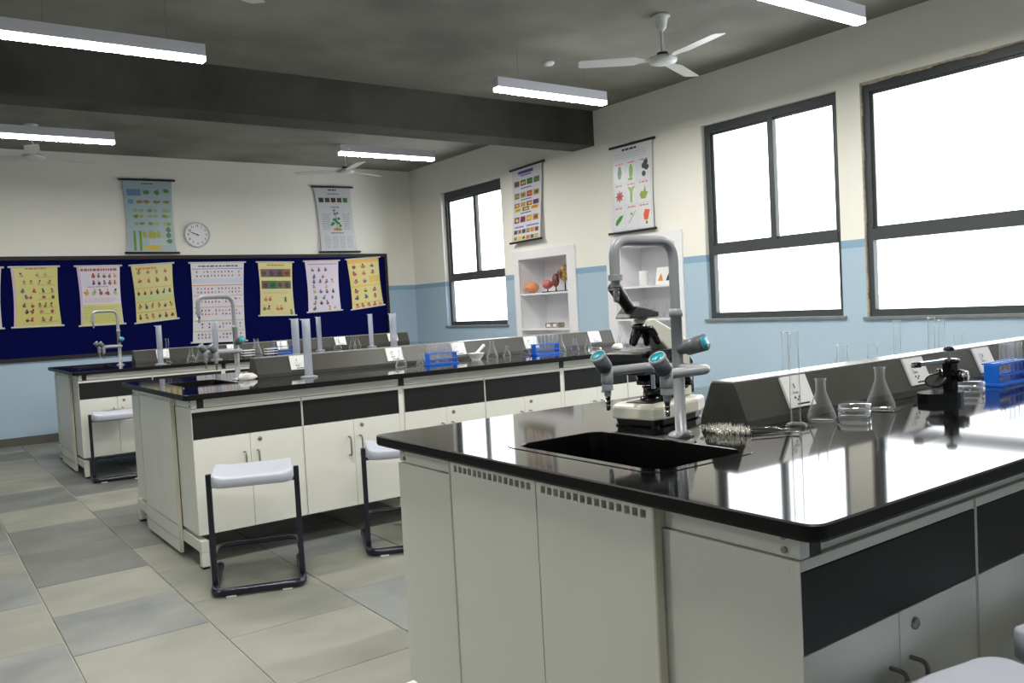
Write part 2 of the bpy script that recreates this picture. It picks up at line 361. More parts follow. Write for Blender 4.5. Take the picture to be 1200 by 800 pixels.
# windows: dark aluminium frames, two sliding panes above, one fixed pane below
for i, (y0, y1, z0, z1, rec) in enumerate(WIN):
    w = tag(MB().build(f'window_{i+1}', 'window_frame_grey') if False else bpy.data.objects.new(f'window_{i+1}', None), ['far dark framed window left of the curling specimen chart', 'middle dark framed window between plant chart and large window', 'large dark framed window nearest the viewer'][i], kind='structure')
    C.objects.link(w)
    xa = XW+rec; xb = xa+0.055; fw = 0.055; zt = 1.628 if i != 2 else 1.615
    hd = 0.11 if i == 0 else 0.07  # deeper head on the far window also draws the shadow under it
    b = MB()
    b.box(xa, xb, y0, y0+fw, z0, z1).box(xa, xb, y1-fw, y1, z0, z1).box(xa, xb, y0+fw, y1-fw, z0, z0+fw).box(xa, xb, y0+fw, y1-fw, z1-hd, z1)
    b.build('window_frame', 'window_frame_grey', w)
    MB().box(xa-0.008, xb, y0+fw, y1-fw, zt, zt+0.085).build('transom', 'window_frame_grey', w)
    n = 2; splits = [y0+fw, (y0+y1)/2-0.03, y1-fw]
    if i == 2: splits = [y0+fw, 1.65, y1-fw]
    for ym in splits[1:-1]:
        MB().box(xa-0.004, xb-0.01, ym-0.028, ym+0.028, zt+0.085, z1-hd).build('mullion', 'window_frame_grey', w)
    for k in range(n):
        a, c = splits[k], splits[k+1]; s0 = 0.022
        xs = xa+0.012+0.014*k
        b = MB(); zz0, zz1 = zt+0.085, z1-hd
        b.box(xs, xs+0.014, a, a+s0, zz0, zz1).box(xs, xs+0.014, c-s0, c, zz0, zz1).box(xs, xs+0.014, a+s0, c-s0, zz0, zz0+s0).box(xs, xs+0.014, a+s0, c-s0, zz1-s0, zz1)
        b.build('sash', 'window_frame_grey', w)
        MB().box(xs+0.004, xs+0.008, a+s0, c-s0, zz0+s0, zz1-s0).build('pane', 'window_pane', w)
    MB().box(xa+0.02, xa+0.024, y0+fw, y1-fw, z0+fw, zt).build('pane', 'window_pane', w)
    MB().box(XW-0.02, xb, y0-0.03, y1+0.03, z0-0.022, z0-0.001).build('window_sill', 'sill_stone', w)
    # ragged unpainted plaster round the frame
    b = MB(); rr = random.Random(i)
    for (ya, yb, horiz) in ((y1-0.012, y1, 0), (y0, y0+0.012, 0), (0, 0, 1)):
        if not horiz:
            z = z0
            while z < z1-0.01:
                h = min(rr.uniform(0.05, 0.14), z1-z); t = rr.uniform(0.004, 0.011)
                if ya > (y0+y1)/2: b.box(XW-0.002, xa, y1-t, y1+0.004, z, z+h)
                else: b.box(XW-0.002, xa, y0-0.004, y0+t, z, z+h)
                z += h
        else:
            y = y0
            while y < y1-0.01:
                h = min(rr.uniform(0.08, 0.2), y1-y); t = rr.uniform(0.006, 0.022); b.box(XW-0.002, xa, y, y+h, z1-t, z1+0.004); y += h
    if i == 2: b.build('plaster_edge', 'raw_plaster', w)
    pl = bpy.data.lights.new('daylight_portal', 'AREA'); pl.shape = 'RECTANGLE'; pl.size = y1-y0; pl.size_y = z1-z0; pl.cycles.is_portal = True
    po = bpy.data.objects.new('daylight_portal', pl); C.objects.link(po); po.location = (XW+0.13, (y0+y1)/2, (z0+z1)/2); po.rotation_euler = (PI/2, 0, PI/2)
    po.parent = w

# built-in shelf niches
def niche(i, fr, op, shelves, label):
    t = thing('built_in_shelf', label, 'shelf', (XW, (fr[0]+fr[1])/2, 0)); oy = (fr[0]+fr[1])/2
    y0, y1, z1 = op[0]-oy, op[1]-oy, op[3]; D = 0.385; g = 0.016
    b = MB(); f0, f1, fz = fr[0]-oy, fr[1]-oy, fr[2]
    for q in ((f0, y0+g, 0.0, fz), (y1-g, f1, 0.0, fz)): b.bbox(-0.022, -0.001, q[0], q[1], q[2], q[3], 0.003)
    b.build('side_trim', 'niche_white', t)
    MB().bbox(-0.022, -0.001, y0+g, y1-g, z1-g, fz, 0.003).build('top_trim', 'niche_white', t)
    MB().bbox(-0.022, -0.001, y0+g, y1-g, 0.0, 0.10+g, 0.003).build('bottom_trim', 'niche_white', t)
    MB().box(0.002, D, y0+0.001, y0+g, 0.101, z1-0.001).build('side_panel', 'niche_white', t); MB().box(0.002, D, y1-g, y1-0.001, 0.101, z1-0.001).build('side_panel', 'niche_white', t)
    MB().box(D-g, D, y0+g, y1-g, 0.101, z1-0.001).build('back_panel', 'niche_white', t)
    MB().box(0.002, D-g, y0+g, y1-g, z1-g, z1-0.001).build('top_panel', 'niche_white', t); MB().box(0.002, D-g, y0+g, y1-g, 0.101, 0.101+g).build('bottom_panel', 'niche_white', t)
    for z in shelves: MB().box(-0.012, D-g, y0+g, y1-g, z-0.02, z).build('shelf_board', 'niche_white', t)
    return t
niche(0, (6.345, 7.485, 1.905), NICHE[0], (1.392, 0.975, 0.55), 'white built-in wall shelf holding coloured anatomy models')
niche(1, (4.765, 5.83, 1.905), NICHE[1], (1.39, 1.06, 0.62), 'white built-in wall shelf behind the microscope and tap')

# ================================================================ BENCHES
def wt_hole(b, outer, inner, z0, z1):
    """slab with rounded outline and a rounded hole"""
    bm = bmesh.new()
    def loop(pts, z): 
        vs = [bm.verts.new((p.x, p.y, z)) for p in pts]; return vs, [bm.edges.new((vs[i], vs[(i+1) % len(vs)])) for i in range(len(vs))]
    for z in (z1, z0):
        _, e1 = loop(outer, z); _, e2 = loop(inner, z)
        bmesh.ops.triangle_fill(bm, use_beauty=True, use_dissolve=False, edges=e1+e2)
    bm.verts.index_update()
    b.add([v.co.copy() for v in bm.verts], [[v.index for v in f.verts] for f in bm.faces]); bm.free()
    for L in (outer, inner):
        b.loft([[Vector((p.x, p.y, z0)) for p in L], [Vector((p.x, p.y, z1)) for p in L]], False, False)
SINK = (0.145, 0.445, 0.475, 0.995)
ORD = ['first', 'second', 'third', 'fourth', 'fifth', 'sixth']
UNITS = [(0.045, 0.632), (0.636, 1.236), (1.268, 1.848), (1.852, 2.470), (2.500, 3.090), (3.094, 3.700)]

def cabinet(name, w, label, group, d=0.56):
    """cabinet unit, origin at its lower front left corner, front towards -y"""
    t = thing(name, label, 'cabinet', group=group); zb, zt = 0.168, 0.820
    b = MB(); b.box(0, w, 0.018, d, zb, zb+0.018).box(0, w, 0.018, d, zt-0.018, zt).box(0, 0.018, 0.018, d, zb+0.018, zt-0.018).box(w-0.018, w, 0.018, d, zb+0.018, zt-0.018).box(0.018, w-0.018, d-0.01, d, zb+0.018, zt-0.018)
    b.box(0, 0.0026, -0.0012, 0.0178, zb, zt).box(w-0.0026, w, -0.0012, 0.0178, zb, zt)
    b.build('carcass', 'white_laminate', t)
    MB().bbox(0.003, w-0.003, 0.0, 0.0175, 0.8015, zt, 0.0015).build('top_strip', 'white_laminate', t)
    MB().bbox(0.003, w-0.003, -0.001, 0.0175, 0.664, 0.800, 0.0015).build('drawer_front', 'charcoal_laminate', t)
    for k in range(2):
        a = 0.003 if k == 0 else w/2+0.001; c = w/2-0.001 if k == 0 else w-0.003
        dr = MB().bbox(a, c, 0.0, 0.0175, zb, 0.661, 0.0015).build('door', 'white_laminate', t)
        hx = w/2-0.035 if k == 0 else w/2+0.035
        MB().tube(fillet([(hx, 0.0, 0.567), (hx, -0.032, 0.567), (hx, -0.032, 0.462), (hx, 0.0, 0.462)], 0.014, 4), 0.0045, 8).build('handle', 'brushed_steel', dr)
        if k == 1:
            q = MB().lathe([(0.0115, 0), (0.0115, 0.004), (0.009, 0.006), (0.0, 0.006)], n=14, axis=(0, -1, 0), origin=(w/2+0.052, 0, 0.627)); q.build('lock', 'brushed_steel', dr)
    return t

def vent_panel(y0, y1, n):
    """upright end panel with a row of square vents near its top, at x 0..0.018"""
    b = MB(); z0, zv0, zv1, z1 = 0.172, 0.840, 0.8565, 0.868
    b.box(0, 0.016, y0, y1, z0, zv0).box(0, 0.016, y0, y1, zv1, z1)
    m = 0.014; p = (y1-y0-2*m)/n; hw = p*0.70
    y = y0
    for k in range(n):
        a = y0+m+k*p+(p-hw)/2; b.box(0, 0.016, y, a, zv0, zv1); y = a+hw
    b.box(0, 0.016, y, y1, zv0, zv1)
    return b

def bench(bi, by, word):
    frame = thing('bench_frame', {'nearest': 'white steel frame and vented end panels of the nearest lab bench', 'middle': 'white steel frame and vented end panels of the middle lab bench', 'far': 'white steel frame and vented end panels of the farthest lab bench'}[word], 'bench frame', (0, by, 0), group='lab bench frames')
    zr0, zr1 = 0.822, 0.868
    # long rails, end rails, black joint posts
    for y0 in (0.075, BW-0.075-0.04): 
        for a, c in ((0.112, 1.243), (1.277, 2.473), (2.507, 3.60)): MB().bbox(a, c, y0, y0+0.04, zr0, zr1, 0.003).build('rail', 'white_steel', frame)
    for y0, y1 in ((0.067, 0.368), (1.112, BW-0.067)): 
        er = MB().bbox(0.05, 0.076, y0, y1, zr0, zr1, 0.003).build('end_rail', 'white_steel', frame)
        ys = y0+0.03 if y0 < 0.5 else y1-0.03
        for z in (0.834, 0.857): MB().cyl((0.0505, ys, z), (0.046, ys, z), 0.006, 10).build('screw', 'brushed_steel', er)
    for x in (0.077, 1.243, 2.473):
        for y0 in (0.070, BW-0.110): MB().box(x, x+0.034, y0, y0+0.04, zr0-0.001, zr1).build('joint_block', 'black_plastic', frame)
    MB().bbox(3.62, 3.66, 0.075, BW-0.075, zr0, zr1, 0.003).build('end_rail', 'white_steel', frame)
    # floor feet at the ends and the joints
    for x in (0.062, 1.235, 3.64):
        b = MB(); b.bbox(x-0.02, x+0.02, 0.033, BW-0.033, 0.085, 0.145, 0.004); b.build('foot_beam', 'white_steel', frame)
        for y0 in (0.033, BW-0.033-0.045): 
            f = MB().bbox(x-0.019, x+0.019, y0, y0+0.045, 0.012, 0.0845, 0.003).build('foot', 'white_steel', frame)
            MB().box(x-0.017, x+0.017, y0+0.002, y0+0.043, 0.0, 0.0118).build('rubber_pad', 'black_plastic', f)
        for y0 in (0.63, BW-0.63-0.06): MB().bbox(x-0.019, x+0.019, y0, y0+0.06, 0.1455, zr0-0.001, 0.003).build('leg', 'white_steel', frame)
    # vented end panels over the service space, with plain strips below
    for y0, y1 in ((0.374, 0.739), (0.743, 1.108)):
        vp = vent_panel(y0, y1, 15).build('vented_panel', 'white_laminate', frame, loc=(0.022, 0, 0))
    for y0 in (0.368, 1.1085):
        MB().box(0.020, 0.0395, y0+0.0003, y0+0.0055, 0.03, 0.868).box(0.0395, 0.076, y0+0.0003, y0+0.0055, 0.8225, 0.868).build('edge_strip', 'panel_edge', frame)
    MB().box(0.022, 0.040, 0.374, 1.108, 0.092, 0.166).build('lower_panel', 'white_laminate', frame)
    MB().box(0.024, 0.040, 0.374, 1.108, 0.022, 0.086).build('kick_panel', 'white_laminate', frame)
    MB().box(0.0402, 0.0445, 0.376, 1.106, 0.15, 0.866).build('vent_shade_panel', 'inside_shade', frame)  # near-black backing sheet paints the shade behind the vents
    for x in (1.2365, 2.4705):
        for y0 in (0.069, BW-0.085): MB().box(x, x+0.029, y0, y0+0.016, 0.168, 0.8205).build('filler_strip', 'white_laminate', frame)
    # worktop
    b = MB()
    R = 0.028
    outer = rrect(0, BL, 0, BW, R, 0, 6); mid = rrect(0.003, BL-0.003, 0.003, BW-0.003, R, 0, 6); inn = rrect(SINK[0], SINK[1], SINK[2], SINK[3], 0.05, 0, 6)
    bm_in = [Vector((p.x, p.y, 0)) for p in inn]
    wt_hole(b, mid, bm_in, TOP-0.029, TOP)
    b.cur = 1
    b.loft([[Vector((p.x, p.y, TOP-0.0295)) for p in mid], [Vector((p.x, p.y, TOP-0.024)) for p in outer], [Vector((p.x, p.y, TOP-0.003)) for p in outer], [Vector((p.x, p.y, TOP)) for p in mid]], False, False, False)
    wt = b.build('worktop', ['black_granite', 'granite_edge'], None, loc=(0, by, 0))
    tag(wt, {'nearest': 'polished black granite worktop of the nearest bench, reflecting the windows', 'middle': 'polished black granite worktop of the middle bench', 'far': 'polished black granite worktop of the farthest bench'}[word], 'worktop', 'granite worktops')
    # sink basin
    L = [rrect(0.122, 0.462, 0.452, 1.022, 0.055, TOP+0.0004, 6), rrect(0.1235, 0.4605, 0.4535, 1.0205, 0.055, TOP+0.0016, 6), rrect(0.146, 0.444, 0.476, 0.994, 0.05, TOP+0.0016, 6), rrect(0.148, 0.442, 0.478, 0.992, 0.05, TOP-0.0005, 6),
         rrect(0.160, 0.430, 0.490, 0.980, 0.05, TOP-0.20, 6), rrect(0.20, 0.39, 0.53, 0.94, 0.05, TOP-0.225, 6)]
    sk = thing('sink', f'black rectangular drop-in sink in the {word} bench', 'sink', (0, by, 0), group='bench sinks')
    MB().loft(L[:3], False, False, False).build('rim', 'sink_rim', sk, fix=False); b = MB(); b.loft(L[2:], False, True, False); b.build('basin', 'sink_black', sk, fix=False)
    q = MB().lathe([(0.0, 0.004), (0.03, 0.004), (0.034, 0.0), (0.034, -0.002)], 0.295, 0.735, 16); o = q.build('drain', 'chrome', sk, loc=(0, 0, TOP-0.2245))
    # service ridge with sockets
    rx = RIDGE_X[bi]; x1 = 3.55
    yc = 0.757
    rg = thing('service_ridge', f'dark grey ridge with sockets along the {word} worktop', 'power ridge', (0, by, TOP), group='socket ridges')
    prof = [(yc-0.082, 0.001), (yc-0.080, 0.022), (yc-0.040, 0.120), (yc+0.040, 0.120), (yc+0.080, 0.022), (yc+0.082, 0.001)]
    MB().prism(prof, 0, rx, x1).build('ridge_body', 'ridge_grey', rg)
    MB().bbox(rx+0.002, x1-0.002, yc-0.0395, yc+0.0395, 0.1205, 0.126, 0.002).build('ridge_cap', 'ridge_cap', rg)  # pale trim, its tone also painting window light reflected off the top
    nrm = Vector((0, -0.098, 0.040)).normalized(); up = Vector((0, 0.040, 0.098)).normalized(); P0 = Vector((0, yc-0.080, 0.022))
    pxs = ((0.878, 0.995), (1.520, 1.640), (1.985, 2.105), (2.62, 2.745), (3.27, 3.39)) if bi == 0 else ((0.825, 0.94), (1.495, 1.615), (2.01, 2.12), (2.65, 2.775), (3.29, 3.41))
    for a, c in pxs:
        def Q(x, s, h): return P0+Vector((x, 0, 0))+up*s+nrm*h
        def slab(b, xa, xb, s0, s1, h0, h1): b.add([Q(x, s, h) for h in (h0, h1) for s in (s0, s1) for x in (xa, xb)], [(0, 2, 3, 1), (4, 5, 7, 6), (0, 1, 5, 4), (2, 6, 7, 3), (0, 4, 6, 2), (1, 3, 7, 5)])
        b = MB(); slab(b, a, c, 0.012, 0.104, 0.0005, 0.007); pl = b.build('socket_plate', 'plastic_white', rg)
        w = c-a
        b = MB(); slab(b, a+w*0.28, a+w*0.48, 0.055, 0.085, 0.0072, 0.011); b.build('switch', 'plastic_white', pl)
        b = MB(); slab(b, a+w*0.34, a+w*0.38, 0.066, 0.080, 0.0112, 0.0116); b.build('switch_mark', 'tap_dark_grey', pl)
        for u_, v_ in ((0.30, 0.040), (0.38, 0.033), (0.46, 0.040)):
            b = MB(); b.lathe([(0.0038, 0), (0.0038, 0.0008), (0, 0.0008)], n=8, axis=nrm, origin=Q(a+w*u_, v_, 0.0071)); b.build('socket_hole', 'ink_black', pl)
        b = MB(); slab(b, a+w*0.30, a+w*0.78, 0.018, 0.0225, 0.0071, 0.0076); b.build('slot', 'ink_black', pl)
    # cabinets on both long sides
    for k, (a, c) in enumerate(UNITS):
        t = cabinet('base_cabinet', c-a, f'white two-door cabinet, {ORD[k]} from the sink end, front of the {word} bench', 'base cabinets under the benches', 0.40 if k == 0 else 0.56)
        t.location = (a, by+0.067, 0)
        t2 = dup(t, (c, by+BW-0.067, 0), PI, f'white cabinet on the hidden far side of the {word} bench', f'hidden far-side cabinets of the {word} bench')
for bi, (by, word) in enumerate(BENCH): bench(bi, by, word)

# lab taps: tall gooseneck with two low side outlets
def tap():
    t = thing('lab_tap', '', 'tap')
    MB().lathe([(0.034, 0), (0.034, 0.004), (0.026, 0.010), (0.015, 0.014), (0.0148, 0.31), (0.018, 0.312), (0.018, 0.330), (0.0145, 0.332)], n=18, cap0=True).build('stem', 'tap_grey', t)
    MB().tube(fillet([(0, 0, 0.33), (0, 0, 0.508), (-0.207, 0, 0.508), (-0.207, 0, 0.425)], 0.055, 8), 0.0135, 14).build('gooseneck', 'tap_grey', t)
    def nozzle(x, y, z, s=1.0):
        n = MB().lathe([(0.0145*s, 0), (0.0185*s, -0.001), (0.0185*s, -0.015), (0.012*s, -0.0155), (0.011*s, -0.030)], n=14, smooth=False, cap1=True).build('nozzle', 'tap_grey', t, loc=(x, y, z))
        prof = [(0.0075*s, -0.0305)]
        for k in range(3): prof += [(0.0095*s-0.0006*k, -0.033-0.011*k), (0.0068*s, -0.0425-0.011*k)]
        MB().lathe(prof+[(0.005*s, -0.068), (0.0, -0.068)], n=12, smooth=False).build('hose_tip', 'chrome', n)
        return n
    nozzle(-0.207, 0, 0.425)
    MB().tube(fillet([(-0.150, -0.105, 0.178), (0, -0.105, 0.178), (0, 0.105, 0.178), (-0.150, 0.105, 0.178)], 0.03, 6), 0.0125, 12).build('side_arms', 'tap_grey', t)
    for y in (-0.105, 0.105):
        MB().lathe([(0.0135, 0.0), (0.016, 0.004), (0.016, 0.040), (0.010, 0.046), (0, 0.046)], n=14).build('outlet_body', 'tap_grey', t, loc=(-0.155, y, 0.145))
        nozzle(-0.155, y, 0.145, 0.82)
        ax = Vector((-0.62, -0.05, 0.78)); og = Vector((-0.148, y, 0.173))
        v = MB().lathe([(0.012, 0), (0.015, 0.014), (0.0205, 0.020), (0.0205, 0.060), (0.018, 0.0605)], n=18, axis=ax, origin=og, cap0=True).build('valve_knob', 'tap_dark_grey', t)
        e = og+ax.normalized()*0.0605
        MB().lathe([(0.0215, -0.003), (0.0215, 0.003), (0.0175, 0.0035)], n=18, axis=ax, origin=e).build('knob_ring', 'tap_grey', v)
        MB().lathe([(0.0175, 0.0), (0.0172, 0.0025), (0.0, 0.0035)], n=18, axis=ax, origin=e).build('teal_cap', 'tap_teal', v)
    ax = Vector((0.12, -0.92, 0.22)); og = Vector((0, -0.004, 0.225))
    v = MB().lathe([(0.013, 0), (0.016, 0.022), (0.0215, 0.030), (0.0215, 0.082), (0.019, 0.0825)], n=18, axis=ax, origin=og, cap0=True).build('valve_knob', 'tap_dark_grey', t)
    e = og+ax.normalized()*0.0825
    MB().lathe([(0.0215, -0.003), (0.0215, 0.002), (0.0175, 0.0025)], n=18, axis=ax, origin=e).build('knob_ring', 'tap_dark_grey', v)
    MB().lathe([(0.0175, 0.0), (0.0172, 0.0025), (0.0, 0.0035)], n=18, axis=ax, origin=e).build('teal_cap', 'tap_teal', v)
    return t
tp = tap(); tp['group'] = 'lab taps'
for bi, (by, word) in enumerate(BENCH):
    o = tp if bi == 0 else dup(tp)
    o['label'] = ['grey gooseneck lab tap with teal caps beside the large microscope', 'grey gooseneck lab tap on the middle bench, in front of the large chart', 'small grey gooseneck lab tap on the farthest bench'][bi]
    o.location = (0.515, by+0.752, TOP+0.0003)

# stools
def stool(seatmat):
    t = thing('lab_stool', '', 'stool')
    hw, z = 0.185, 0.55
    nx, ny = 14, 12; top = []; bot = []
    def outline(u, v):   # rounded rectangle mapping
        return u*hw, v*0.165
    b = MB(); loops = []
    base = rrect(-hw+0.004, hw-0.004, -0.165, 0.165, 0.055, 0, 6)
    def zf(p): return 0.022*(p.x/hw)**2*(1.0 if p.y > -0.05 else 0.8)-0.010*max(0, -p.y/0.165)**3
    loops.append([Vector((p.x*0.96, p.y*0.95, z-0.045+0*zf(p))) for p in base])
    loops.append([Vector((p.x, p.y, z-0.040)) for p in base])
    loops.append([Vector((p.x, p.y, z-0.006+zf(p))) for p in base])
    for s, dz in ((0.985, 0.002), (0.93, 0.006), (0.75, 0.004), (0.5, 0.002), (0.25, 0.0), (0.02, 0.0)):
        loops.append([Vector((p.x*s, p.y*s, z+dz-0.002+zf(Vector((p.x*s, p.y*s, 0))))) for p in base])
    b.loft(loops, True, True, True); b.build('seat', seatmat, t)
    for s in (-1, 1):
        x = s*(hw+0.013)
        MB().bbox(x-0.0125, x+0.0125, -0.045, -0.015, 0.028, z+0.004, 0.004).build('leg', 'navy_steel', t)
        MB().bbox(x-0.012-0.004*s-0.004, x+0.012-0.004*s-0.004 if s > 0 else x+0.016, -0.12, 0.12, z-0.047, z-0.030, 0.003).build('seat_bracket', 'navy_steel', t) if False else None
    MB().tube(fillet([(-hw-0.013, 0.30, 0.022), (-hw-0.013, -0.125, 0.022), (hw+0.013, -0.125, 0.022), (hw+0.013, 0.30, 0.022)], 0.05, 6), 0.019, 10).build('floor_frame', 'navy_steel', t)
    for s in (-1, 1):
        MB().cyl((s*(hw+0.013), 0.285, 0.022), (s*(hw+0.013), 0.325, 0.022), 0.0205, 12).build('end_cap', 'black_plastic', t)
        MB().box(s*(hw-0.06)-0.022, s*(hw-0.06)+0.022, -0.138, -0.112, 0.0, 0.006).build('glide', 'plastic_white', t)
    MB().tube(fillet([(-hw-0.008, -0.02, 0.165), (-hw-0.008, 0.17, 0.165), (hw+0.008, 0.17, 0.165), (hw+0.008, -0.02, 0.165)], 0.06, 6), 0.011, 10).build('footrest', 'navy_steel', t)
    MB().box(-hw-0.006, hw+0.006, -0.042, -0.018, z-0.060, z-0.0455).build('seat_crossbar', 'navy_steel', t)
    return t
st = stool('stool_seat_grey'); st['group'] = 'lab stools'
STOOLS = [((0.185, 3.185, 0), -20, 'pale grey lab stool in front of the first cabinet of the middle bench'), ((1.0, 3.235, 0), -22, 'pale grey lab stool half hidden behind the corner of the nearest bench'),
          ((0.275, 6.83, 0), -9, 'pale grey lab stool at the farthest bench'), ((0.287, -0.138, 0), -11, 'white topped stool cut off by the lower right corner of the photo'), ((0.79, -0.165, 0), -6, 'stool at the right edge, showing only a sliver of its seat')]
for i, (loc, a, lab) in enumerate(STOOLS):
    o = st if i == 0 else dup(st)
    o.location = loc; o.rotation_euler = (0, 0, math.radians(a)); o['label'] = lab

# ================================================================ BENCH-TOP OBJECTS
# large compound microscope (front faces -x)
mc = thing('microscope', 'large white and black compound microscope behind the nearest sink', 'microscope', (0.545, 0.962, TOP), math.radians(11))
hexa = [(0.0, -0.070), (0.03, -0.082), (0.22, -0.082), (0.29, -0.062), (0.29, 0.062), (0.22, 0.082), (0.03, 0.082), (0.0, 0.070)]
def hl(s, z, dx=0.0): return [Vector((0.145+(p[0]-0.145)*s+dx, p[1]*s, z)) for p in hexa]
MB().loft([hl(0.9, 0.004), hl(0.93, 0.022)]).build('base_plate', 'black_plastic', mc)
MB().loft([hl(0.985, 0.0222), hl(1.0, 0.026), hl(1.0, 0.052), hl(0.985, 0.058), hl(0.93, 0.064)]).build('base', 'cream_enamel', mc)
MB().box(0.035, 0.135, -0.045, 0.045, 0.0642, 0.0662).build('base_inset', 'black_plastic', mc)
MB().lathe([(0.042, 0.0), (0.042, 0.010), (0.034, 0.012), (0.032, 0.034), (0.036, 0.036), (0.036, 0.042), (0.0, 0.042)], n=22, cap0=True).build('illuminator', 'gloss_black', mc, loc=(0.115, 0.0, 0.0664))
for x, y in ((0.02, -0.06), (0.02, 0.06), (0.25, -0.05), (0.25, 0.05)): MB().cyl((x, y, 0), (x, y, 0.005), 0.012, 10).build('rubber_foot', 'black_plastic', mc)
arm = [(0.195, 0.0645), (0.275, 0.0645), (0.272, 0.19), (0.262, 0.222), (0.235, 0.250), (0.085, 0.307), (0.055, 0.305), (0.05, 0.285), (0.072, 0.268), (0.195, 0.180)]
bm = MB(); bm.prism([(x, z) for x, z in arm], 1, -0.030, 0.030)
ao = bm.build('arm', 'cream_enamel', mc); bv = ao.modifiers.new('bevel', 'BEVEL'); bv.width = 0.006; bv.segments = 2
MB().prism([(0.272, 0.07), (0.292, 0.07), (0.292, 0.165), (0.270, 0.185)], 1, -0.026, 0.026).build('rear_cover', 'black_plastic', mc)
hd = MB().prism([(-0.028, 0.3085), (0.118, 0.3085), (0.118, 0.325), (0.055, 0.338), (0.012, 0.343), (-0.018, 0.322)], 1, -0.028, 0.028).build('head', 'black_plastic', mc)
bv = hd.modifiers.new('bevel', 'BEVEL'); bv.width = 0.005; bv.segments = 2
ax = Vector((-0.74, 0, 0.67)).normalized()
ep = MB().lathe([(0.0165, 0), (0.0165, 0.060), (0.0190, 0.061), (0.0190, 0.112), (0.0175, 0.115), (0.0145, 0.115), (0.0125, 0.111), (0, 0.111)], n=20, axis=ax, origin=(0.022, 0, 0.325), cap0=True).build('eyepiece_tube', 'black_plastic', mc)
MB().lathe([(0.0122, 0.1112), (0.0, 0.1125)], n=16, axis=ax, origin=(0.022, 0, 0.325)).build('eye_lens', 'clear_glass', ep)
np_ = MB().lathe([(0.03, 0.0), (0.034, -0.006), (0.030, -0.018), (0.012, -0.026), (0, -0.026)], n=20, axis=(0.25, 0, 1), origin=(0.075, 0, 0.285), cap0=True).build('nosepiece', 'gloss_black', mc)
MB().lathe([(0.031, -0.0065), (0.0345, -0.007), (0.0345, -0.0085), (0.031, -0.009)], n=20, axis=(0.25, 0, 1), origin=(0.075, 0, 0.285)).build('chrome_ring', 'chrome', np_)
for (dx, dy, tilt) in ((0.012, 0.0, (0.0, 0, -1)), (-0.022, 0.006, (-0.45, 0.1, -1)), (0.0, 0.026, (0.0, 0.5, -1)), (0.0, -0.026, (0.05, -0.55, -1))):
    MB().lathe([(0.012, 0.0), (0.012, 0.020), (0.010, 0.024), (0.009, 0.040), (0.005, 0.047), (0, 0.047)], n=12, axis=tilt, origin=(0.075+dx, dy, 0.272)).build('objective_lens', 'gloss_black', mc)
stg = MB().bbox(-0.055, 0.150, -0.075, 0.075, 0.190, 0.212, 0.002).build('stage', 'black_plastic', mc)
MB().bbox(-0.03, 0.11, -0.088, -0.077, 0.200, 0.218, 0.002).build('stage_clip', 'gloss_black', stg)
MB().bbox(-0.02, 0.15, -0.06, 0.06, 0.150, 0.1895, 0.003).build('stage_carriage', 'black_plastic', mc)
MB().bbox(0.135, 0.195, -0.035, 0.035, 0.085, 0.1495, 0.004).build('focus_block', 'gloss_black', mc)
MB().lathe([(0.028, 0.115), (0.028, 0.1495), (0, 0.1495)], n=18, cap0=True).build('condenser', 'gloss_black', mc, loc=(0.075, 0, 0))
MB().cyl((0.02, -0.06, 0.11), (0.02, -0.06, 0.1495), 0.006, 10).build('stage_control', 'chrome', mc)
for s in (-1, 1):
    k = MB().lathe([(0.024, 0), (0.024, 0.020), (0.020, 0.022), (0.014, 0.022), (0.014, 0.036), (0, 0.036)], n=18, axis=(0, s, 0), origin=(0.20, s*0.0355, 0.115), cap0=True).build('focus_knob', 'gloss_black', mc)
    MB().lathe([(0.011, 0), (0.011, 0.007), (0, 0.007)], n=12, axis=(0, s, 0), origin=(0.165, s*0.0355, 0.145), cap0=True).build('tension_knob', 'plastic_white', mc)

# small dissecting microscope
dm = thing('dissecting_microscope', 'small black dissecting microscope with chrome arm beside the blue rack', 'microscope', (1.505, 0.565, TOP), math.radians(-8))
horse = [(-0.022+0.082*math.cos(2*PI*k/24), 0.055*math.sin(2*PI*k/24)) for k in range(24)]
b = MB(); b.prism([p for p in horse], 2, 0.0, 0.026); b.build('base', 'gloss_black', dm)
MB().bbox(0.012, 0.042, -0.016, 0.016, 0.0262, 0.112, 0.003).build('pillar', 'gloss_black', dm)
MB().lathe([(0.028, 0.0), (0.030, 0.003), (0.030, 0.010), (0.024, 0.013), (0.0, 0.013)], n=18, cap0=True).build('pillar_head', 'gloss_black', dm, loc=(0.024, 0, 0.1122))
MB().cyl((0.024, 0, 0.1255), (0.024, 0, 0.150), 0.006, 10).build('post', 'chrome', dm); MB().lathe([(0.016, 0), (0.017, 0.004), (0.012, 0.012), (0, 0.013)], n=14, cap0=True).build('top_knob', 'gloss_black', dm, loc=(0.024, 0, 0.1502))
MB().bbox(-0.125, -0.006, -0.009, 0.009, 0.112, 0.125, 0.003).build('arm', 'chrome', dm)
MB().lathe([(0.014, 0), (0.014, 0.016), (0.009, 0.016), (0.009, 0)], n=16).build('lens_holder', 'gloss_black', dm, loc=(-0.132, 0, 0.110))
mr = MB().lathe([(0.029, -0.004), (0.031, 0.0), (0.029, 0.004), (0.026, 0.004)], n=20, axis=(-0.5, -0.25, 0.75), origin=(-0.045, 0, 0.062), cap0=True).build('mirror_frame', 'gloss_black', dm)
MB().lathe([(0.026, 0.0025), (0.0, 0.0028)], n=20, axis=(-0.5, -0.25, 0.75), origin=(-0.045, 0, 0.062)).build('mirror', 'chrome', mr)
MB().cyl((-0.045, 0, 0.0262), (-0.045, 0, 0.036), 0.007, 10).build('mirror_post', 'chrome', dm)
